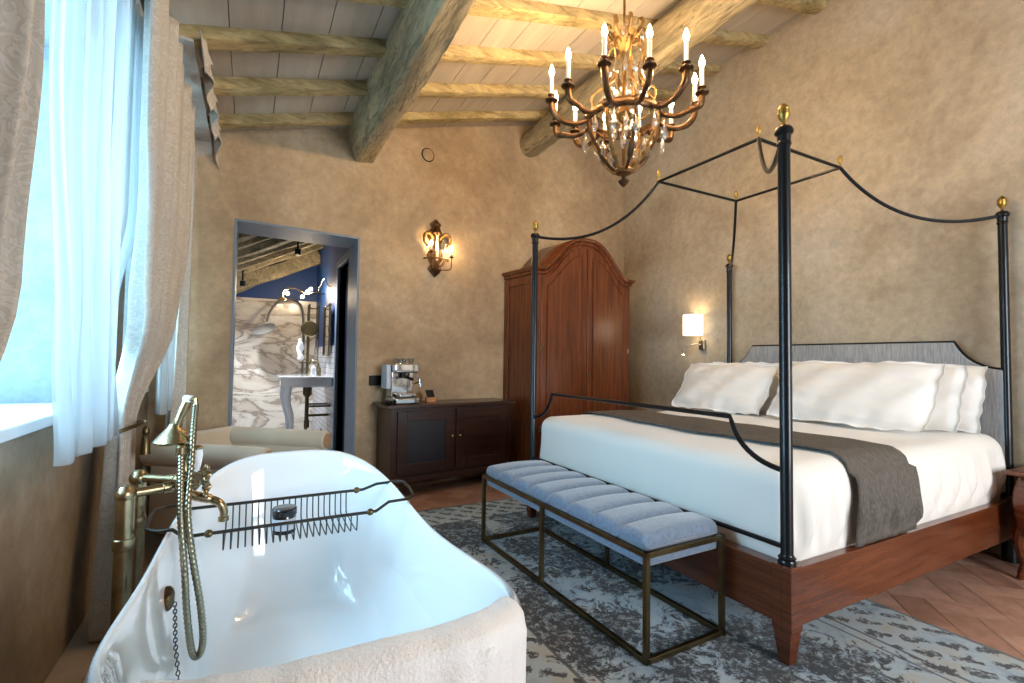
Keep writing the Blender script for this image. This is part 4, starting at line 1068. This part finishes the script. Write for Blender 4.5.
# local: +x is the facing direction
Ap(MB().rbox((-.39,-.30,.14),(.33,.30,.34), .04, 5), 'seat_frame', MCHAIR, smooth=180)
Ap(MB().rbox((-.28,-.26,.33),(.36,.26,.46), .05, 6), 'seat_cushion', MCHAIR, smooth=180)
for s in (-1, 1):
    am_ = MB().rbox((-.40,s*.33-.05,.14),(.31,s*.33+.05,.60), .03, 4)
    arm = Ap(am_, 'armrest', MCHAIR, smooth=180)
    rl = MB().tube([(-.44,s*.34,.60),(-.42,s*.34,.60),(.28,s*.34,.595),(.325,s*.34,.595),(.335,s*.34,.595)], [.06,.072,.072,.068,.05], 24)
    Ap(rl, 'arm_roll', MCHAIR, smooth=40).parent = arm
    Ap(MB().lathe([(.052,.333),(.054,.340),(.03,.344),(0,.344)], (0,s*.34,.595), 20, axis='x'), 'scroll_face', MGOLDW if False else simple('tan_piping', '9C8468', .8)).parent = arm
bk_ = MB().grid(lambda u, v: ((-.40 - .05*math.sin(PI*u)) + .055*math.cos(2*PI*v)*(1 if True else 1), -.36+.72*u, .45 + .23*math.sin(2*PI*v)*(1 if math.sin(2*PI*v) > 0 else 1.3)), 30, 24)
Ap(bk_, 'backrest', MCHAIR, smooth=180)
for (x, y) in ((.34,.27),(.34,-.27),(-.34,.27),(-.34,-.27)):
    Ap(MB().lathe([(.014,0),(.022,.06),(.026,.14)], (x,y,0), 12), 'leg', MDARKW)

# ------------------------------------------------------------------ chandelier
CHX, CHY = 2.01, 2.30
zt_c = ceilz(CHX)
cd = thing('chandelier', 'ornate bronze chandelier with crystal drops and lit candle bulbs hanging from the ceiling', 'chandelier', (CHX, CHY, 2.27))
def Hp(mb, n, m, **k): return mesh_obj(mb, n, m, cd, **k)   # local z from 2.27
Z = lambda z: z - 2.27
Hp(MB().lathe([(0,0),(.010,.006),(.026,.022),(.034,.038),(.018,.052),(.010,.06),(.020,.075),(.012,.09)], (0,0,0), 14), 'bottom_finial', MBRONZE)
Hp(MB().lathe([(.02,.08),(.05,.085),(.062,.10),(.05,.115),(.02,.12),(.012,.14),(.012,.40),(.03,.42),(.045,.46),(.03,.50),(.012,.53),(.012,.86),(.03,.88),(.06,.93),(.085,.96),(.06,.975),(.02,.99),(.008,1.0),(.008,Z(zt_c)-.05)], (0,0,0), 16), 'central_stem', MBRONZEL)
Hp(MB().lathe([(.0,Z(zt_c)-.075),(.03,Z(zt_c)-.07),(.055,Z(zt_c)-.04),(.06,Z(zt_c)-.02),(.06,Z(zt_c)+.01)], (0,0,0), 20), 'ceiling_rose', MBRONZE)
zr = Z(2.70); rr0 = .215
rg = MB()
rg.grid(lambda u, v: ((rr0 + (.006 if v in (0, 1) else .0) + .012*math.sin(PI*v))*math.cos(2*PI*u), (rr0+.012*math.sin(PI*v))*math.sin(2*PI*u), zr-.028+.056*v), 60, 6, closeu=True)
Hp(rg, 'main_ring', MBRONZE, solid=.008)
Hp(MB().tube([((rr0-.05)*math.cos(2*PI*k/30), (rr0-.05)*math.sin(2*PI*k/30), zr+.05) for k in range(30)], .005, 6, closed=True), 'inner_ring', MBRONZEL)
def pol(r, a, z): return (r*math.cos(a), r*math.sin(a), z)
for k in range(8):
    a = 2*PI*(k+.5)/8
    Hp(MB().tube(smoothpath([pol(rr0,a,zr-.01), pol(rr0+.0,a,zr-.09), pol(rr0-.045,a,zr-.18), pol(rr0-.09,a,zr-.26), pol(.08,a,.115), pol(.055,a,.10)], 5), [.016]*6+[.011]*6+[.018]*5+[.011]*9, 8), 'basket_scroll', MBRONZE if k % 2 else MBRONZEL)
    Hp(MB().lathe([(0,-.02),(.014,-.012),(.020,0),(.014,.014),(.018,.024),(.006,.036),(0,.04)], pol(rr0+.016,a,zr), 10), 'rosette', MBRONZE)
    # upper leaf scrolls from ring to crown
    Hp(MB().tube(smoothpath([pol(rr0-.03,a,zr+.02), pol(rr0-.01,a,zr+.12), pol(.13,a,zr+.20), pol(.10,a,zr+.30), pol(.13,a,zr+.40), pol(.10,a,zr+.47), pol(.03,a,zr+.50)], 5), [.006]*8+[.010]*8+[.006]*15, 8), 'upper_scroll', MBRONZEL)
    Hp(MB().tube(smoothpath([pol(.03,a,.90), pol(.09,a,.93), pol(.125,a,1.0), pol(.10,a,1.03), pol(.085,a,1.0)], 5), [.008]*6+[.011]*8+[.005]*7, 8), 'crown_leaf', MBRONZEL)
arms = []
for k in range(12):
    a = 2*PI*(k+.15)/12 + .02; hi = .035*(k % 2)
    re = .455
    zc_ = Z(2.76) + hi
    am_ = Hp(MB().tube(smoothpath([pol(rr0,a,zr-.01), pol(rr0+.05,a,zr-.035), pol(rr0+.11,a,zr-.045), pol(rr0+.18,a,zr-.025), pol(re-.012,a,zc_-.07), pol(re,a,zc_-.01)], 6), [.013]*6+[.015]*6+[.017]*6+[.019]*6+[.020]*6+[.014], 10), 'candle_arm', MBRONZE)
    at = pol(re, a, zc_)
    Hp(MB().lathe([(.010,-.012),(.02,-.008),(.038,-.004),(.040,.002),(.016,.006),(.012,.014),(.014,.024),(.024,.030),(.024,.034),(.012,.036)], at, 18), 'candle_cup', MBRONZE).parent = am_
    Hp(MB().lathe([(.0125,0),(.0125,.115),(.010,.118)], (at[0],at[1],at[2]+.034), 12), 'candle_tube', MWAX).parent = am_
    Hp(MB().lathe([(.006,0),(.014,.016),(.016,.030),(.010,.052),(.002,.074),(0,.075)], (at[0],at[1],at[2]+.150), 12), 'flame_bulb', MBULB).parent = am_
    # crystals below each arm end
    if True:
        q_ = pol(rr0+.03, a, zr-.115-.03*(k % 3))
        Hp(MB().lathe([(r*1.5, z*1.8) for r, z in DROP], q_, 8).tube([(q_[0],q_[1],q_[2]+.08), (q_[0],q_[1],zr-.01)], .0015, 4), 'crystal_drop', MCRYS, smooth=0)
for k in range(12):
    a = 2*PI*k/12 + .3
    q_ = pol(.14, a, zr-.22)
    Hp(MB().lathe([(r*1.5, z*1.5) for r, z in DROP], q_, 8).tube([(q_[0],q_[1],q_[2]+.07), (q_[0],q_[1],zr-.12)], .0015, 4), 'crystal_drop', MCRYS, smooth=0)
    q_ = pol(.13, a+.2, zr+.10)
    Hp(MB().lathe([(r*1.4, z*1.6) for r, z in DROP], q_, 8).tube([(q_[0],q_[1],q_[2]+.07), (q_[0],q_[1],q_[2]+.16)], .0015, 4), 'crystal_drop', MCRYS, smooth=0)
    q_ = pol(.11, a+.1, zr+.27)
    Hp(MB().lathe([(r*1.4, z*1.6) for r, z in DROP], q_, 8), 'crystal_drop', MCRYS, smooth=0)
    if k % 2:
        q_ = pol(.125, a, Z(3.17)); Hp(MB().lathe([(r*1.3, z*1.3) for r, z in DROP], q_, 8), 'crystal_drop', MCRYS, smooth=0)
for k in range(6):
    a = 2*PI*k/6
    Hp(MB().lathe([(0,-.06),(.010,-.05),(.016,-.02),(.010,.01),(.018,.04),(.012,.07),(.004,.10),(0,.11)], pol(.07,a,zr-.09), 8), 'crystal_spear', MCRYS, smooth=0)

# ------------------------------------------------------------------ bathroom fittings
sk = thing('washbasin', 'white console washbasin on curved legs against the blue bathroom wall', 'washbasin', (.6, 6.25, 0))
Bs = lambda mb, n, m, par=sk, **k: mesh_obj(mb, n, m, par, world=True, **k)
zb_ = .95
Bs(MB().rbox((.32,5.93,zb_-.10),(BX-.022,6.57,zb_), .03, 6), 'basin', MPORC, smooth=180)
Bs(MB().rbox((.295,5.90,zb_-.005),(BX-.022,6.60,zb_+.025), .012, 5), 'basin_rim', MPORC, smooth=180)
for y in (5.97, 6.53):
    Bs(MB().tube(smoothpath([(.39,y,zb_-.08),(.38,y,.70),(.43,y,.48),(.42,y,.22),(.38,y,.02),(.36,y,0)], 5), [.045]*5+[.04]*5+[.028]*5+[.024]*5+[.028]*5+[.03], 12, flat=1), 'leg', MPORC)
Bs(MB().lathe([(.05,zb_-.1),(.05,zb_-.2),(.02,zb_-.24),(.02,.45),(.03,.45),(.03,.36),(.0,.36)], (.62,6.25,0), 14).tube([(.62,6.25,.5),(.86,6.25,.5)], .015, 10).tube([(.62,6.1,.62),(.86,6.1,.62)], .012, 10).tube([(.62,6.4,.62),(.86,6.4,.62)], .012, 10), 'waste_pipes', MBRASSD)
Bs(MB().lathe([(.016,zb_+.02),(.012,zb_+.05),(.011,zb_+.16)], (.74,6.25,0), 12).tube(smoothpath([(.74,6.25,zb_+.15),(.72,6.25,zb_+.2),(.66,6.25,zb_+.2),(.63,6.25,zb_+.15)], 4), .01, 10).tube([(.74,6.12,zb_+.02),(.74,6.12,zb_+.12)], .01, 8).tube([(.74,6.38,zb_+.02),(.74,6.38,zb_+.12)], .01, 8).tube([(.74,6.12,zb_+.09),(.74,6.38,zb_+.09)], .009, 8), 'basin_tap', MBRASS)
o = thing('soap_bottle', 'small brass-topped soap bottle on the washbasin', 'soap bottle', (.66, 6.05, zb_+.0255))
mesh_obj(MB().lathe([(.028,0),(.03,.01),(.03,.09),(.012,.11),(.01,.13)], (0,0,0), 14), 'bottle_body', MPORC, o)
mesh_obj(MB().tube([(0,0,.125),(0,0,.16),(-.03,0,.16)], .006, 8), 'bottle_pump', MBRASS, o)
mr = thing('wall_mirror', 'tilting brass framed mirror on the blue bathroom wall', 'mirror', (.84, 6.3, 1.5))
Bs(MB().box(.82,.83,6.08,6.52,1.24,1.80), 'mirror_glass', simple('mirror_silver', 'D8D8D8', .03, 1), mr)
fr3 = MB(); fr3.tube([(.825,6.06,1.22),(.825,6.54,1.22),(.825,6.54,1.82),(.825,6.06,1.82)], .014, 8, closed=True).tube([(.83,6.3,1.22),(.875,6.3,1.20)], .012, 8).tube([(.83,6.3,1.82),(.875,6.3,1.84)], .012, 8)
Bs(fr3, 'mirror_frame', MBRASS, mr)
st_ = thing('towel_stand', 'tall brass accessory stand with shaving mirror behind the washbasin', 'towel stand', (.66, 6.75, 0))
m_ = MB()
for y in (6.68, 6.82): m_.tube([(.66,y,.02),(.66,y,1.86)], .011, 8)
m_.tube([(.66,6.68,1.86),(.66,6.82,1.86)], .011, 8).tube([(.78,6.75,1.0),(.78,6.75,1.86)], .01, 8).tube([(.66,6.75,1.82),(.78,6.75,1.82)], .009, 8).tube([(.56,6.75,1.12),(.78,6.75,1.12)], .009, 8).lathe([(.1,0),(.1,.02),(.02,.03)], (.66,6.75,0), 20)
Bs(m_, 'stand_frame', MBRASS, st_)
Bs(MB().lathe([(0,-.012),(.085,-.012),(.1,0),(.085,.012),(0,.012)], (.66,6.64,1.55), 24, axis='y'), 'shaving_mirror', MBRASSD, st_)
o = mesh_obj(MB().grid(lambda u, v: (.545+.05*u+.012*math.sin(9*v), 6.70+.1*u, 1.16+.012*math.sin(12*u) - .0 + .26*v*(1-.3*u)), 10, 12), 'hand_towel', MTOWEL, smooth=180, solid=.03)
tag(o, 'white hand towel hanging on the brass stand in the bathroom', 'towel')
sw = thing('shower_reflection', 'reflected round rain shower head on an arched pipe, built solid before the marble wall', 'shower', (.68, 7.85, .9))  # reflection of a shower head, modelled as a solid grey object
Bs(MB().tube(smoothpath([(.70,7.86,.95),(.70,7.84,1.6),(.66,7.8,1.93),(.52,7.7,2.02),(.35,7.62,1.98),(.24,7.56,1.82),(.20,7.52,1.68)], 8), .016, 10), 'reflected_shower_arm', simple('reflection_grey_dull', '6F6E6C', .4, .7), sw)
Bs(MB().lathe([(0,.02),(.03,.016),(.15,.004),(.155,-.004),(.15,-.010),(0,-.012)], (.17,7.50,1.57), 32, M=Matrix.Rotation(.5,3,'X') @ Matrix.Rotation(-.35,3,'Y')), 'reflected_shower_head', simple('reflection_grey_dark', '6A6A66', .4, .5), sw)
bl = thing('bathroom_wall_lamp', 'brass bracket lamp with small lit bulbs in the bathroom corner', 'wall lamp', (.80, 7.0, 2.0))
Bs(MB().tube([(.875,7.0,2.05),(.72,7.0,2.05),(.66,7.0,2.02)], .012, 8).tube(smoothpath([(.66,7.0,2.03),(.5,7.0,2.10),(.38,7.0,2.06),(.36,7.0,1.96)], 5), .009, 8).lathe([(.01,.02),(.05,0),(.055,-.02)], (.36,7.0,1.95), 14).tube(smoothpath([(.78,6.9,2.05),(.80,6.5,2.18),(.82,6.2,2.05),(.82,6.0,2.02)], 5), .006, 8), 'lamp_bracket', MBRASS, bl)
for (x, y, z) in ((.60,7.0,1.99),(.66,7.0,2.06),(.70,6.98,2.10),(.42,7.0,2.02)):
    Bs(MB().lathe([(0,-.02),(.016,-.012),(.02,0),(.014,.016),(0,.024)], (x,y,z), 10), 'lit_bulb', MBULB2, bl)
o = thing('toilet_brush_holder', 'dark toilet brush pot on the bathroom floor just inside the doorway', 'toilet brush', (.70, 5.6, 0))
mesh_obj(MB().lathe([(.05,0),(.055,.01),(.05,.34),(.045,.36),(.02,.37)], (0,0,0), 18), 'pot', MPLUG, o)
mesh_obj(MB().tube([(0,0,.36),(0,0,.42)], .008, 8), 'brush_handle', MPLUG, o)
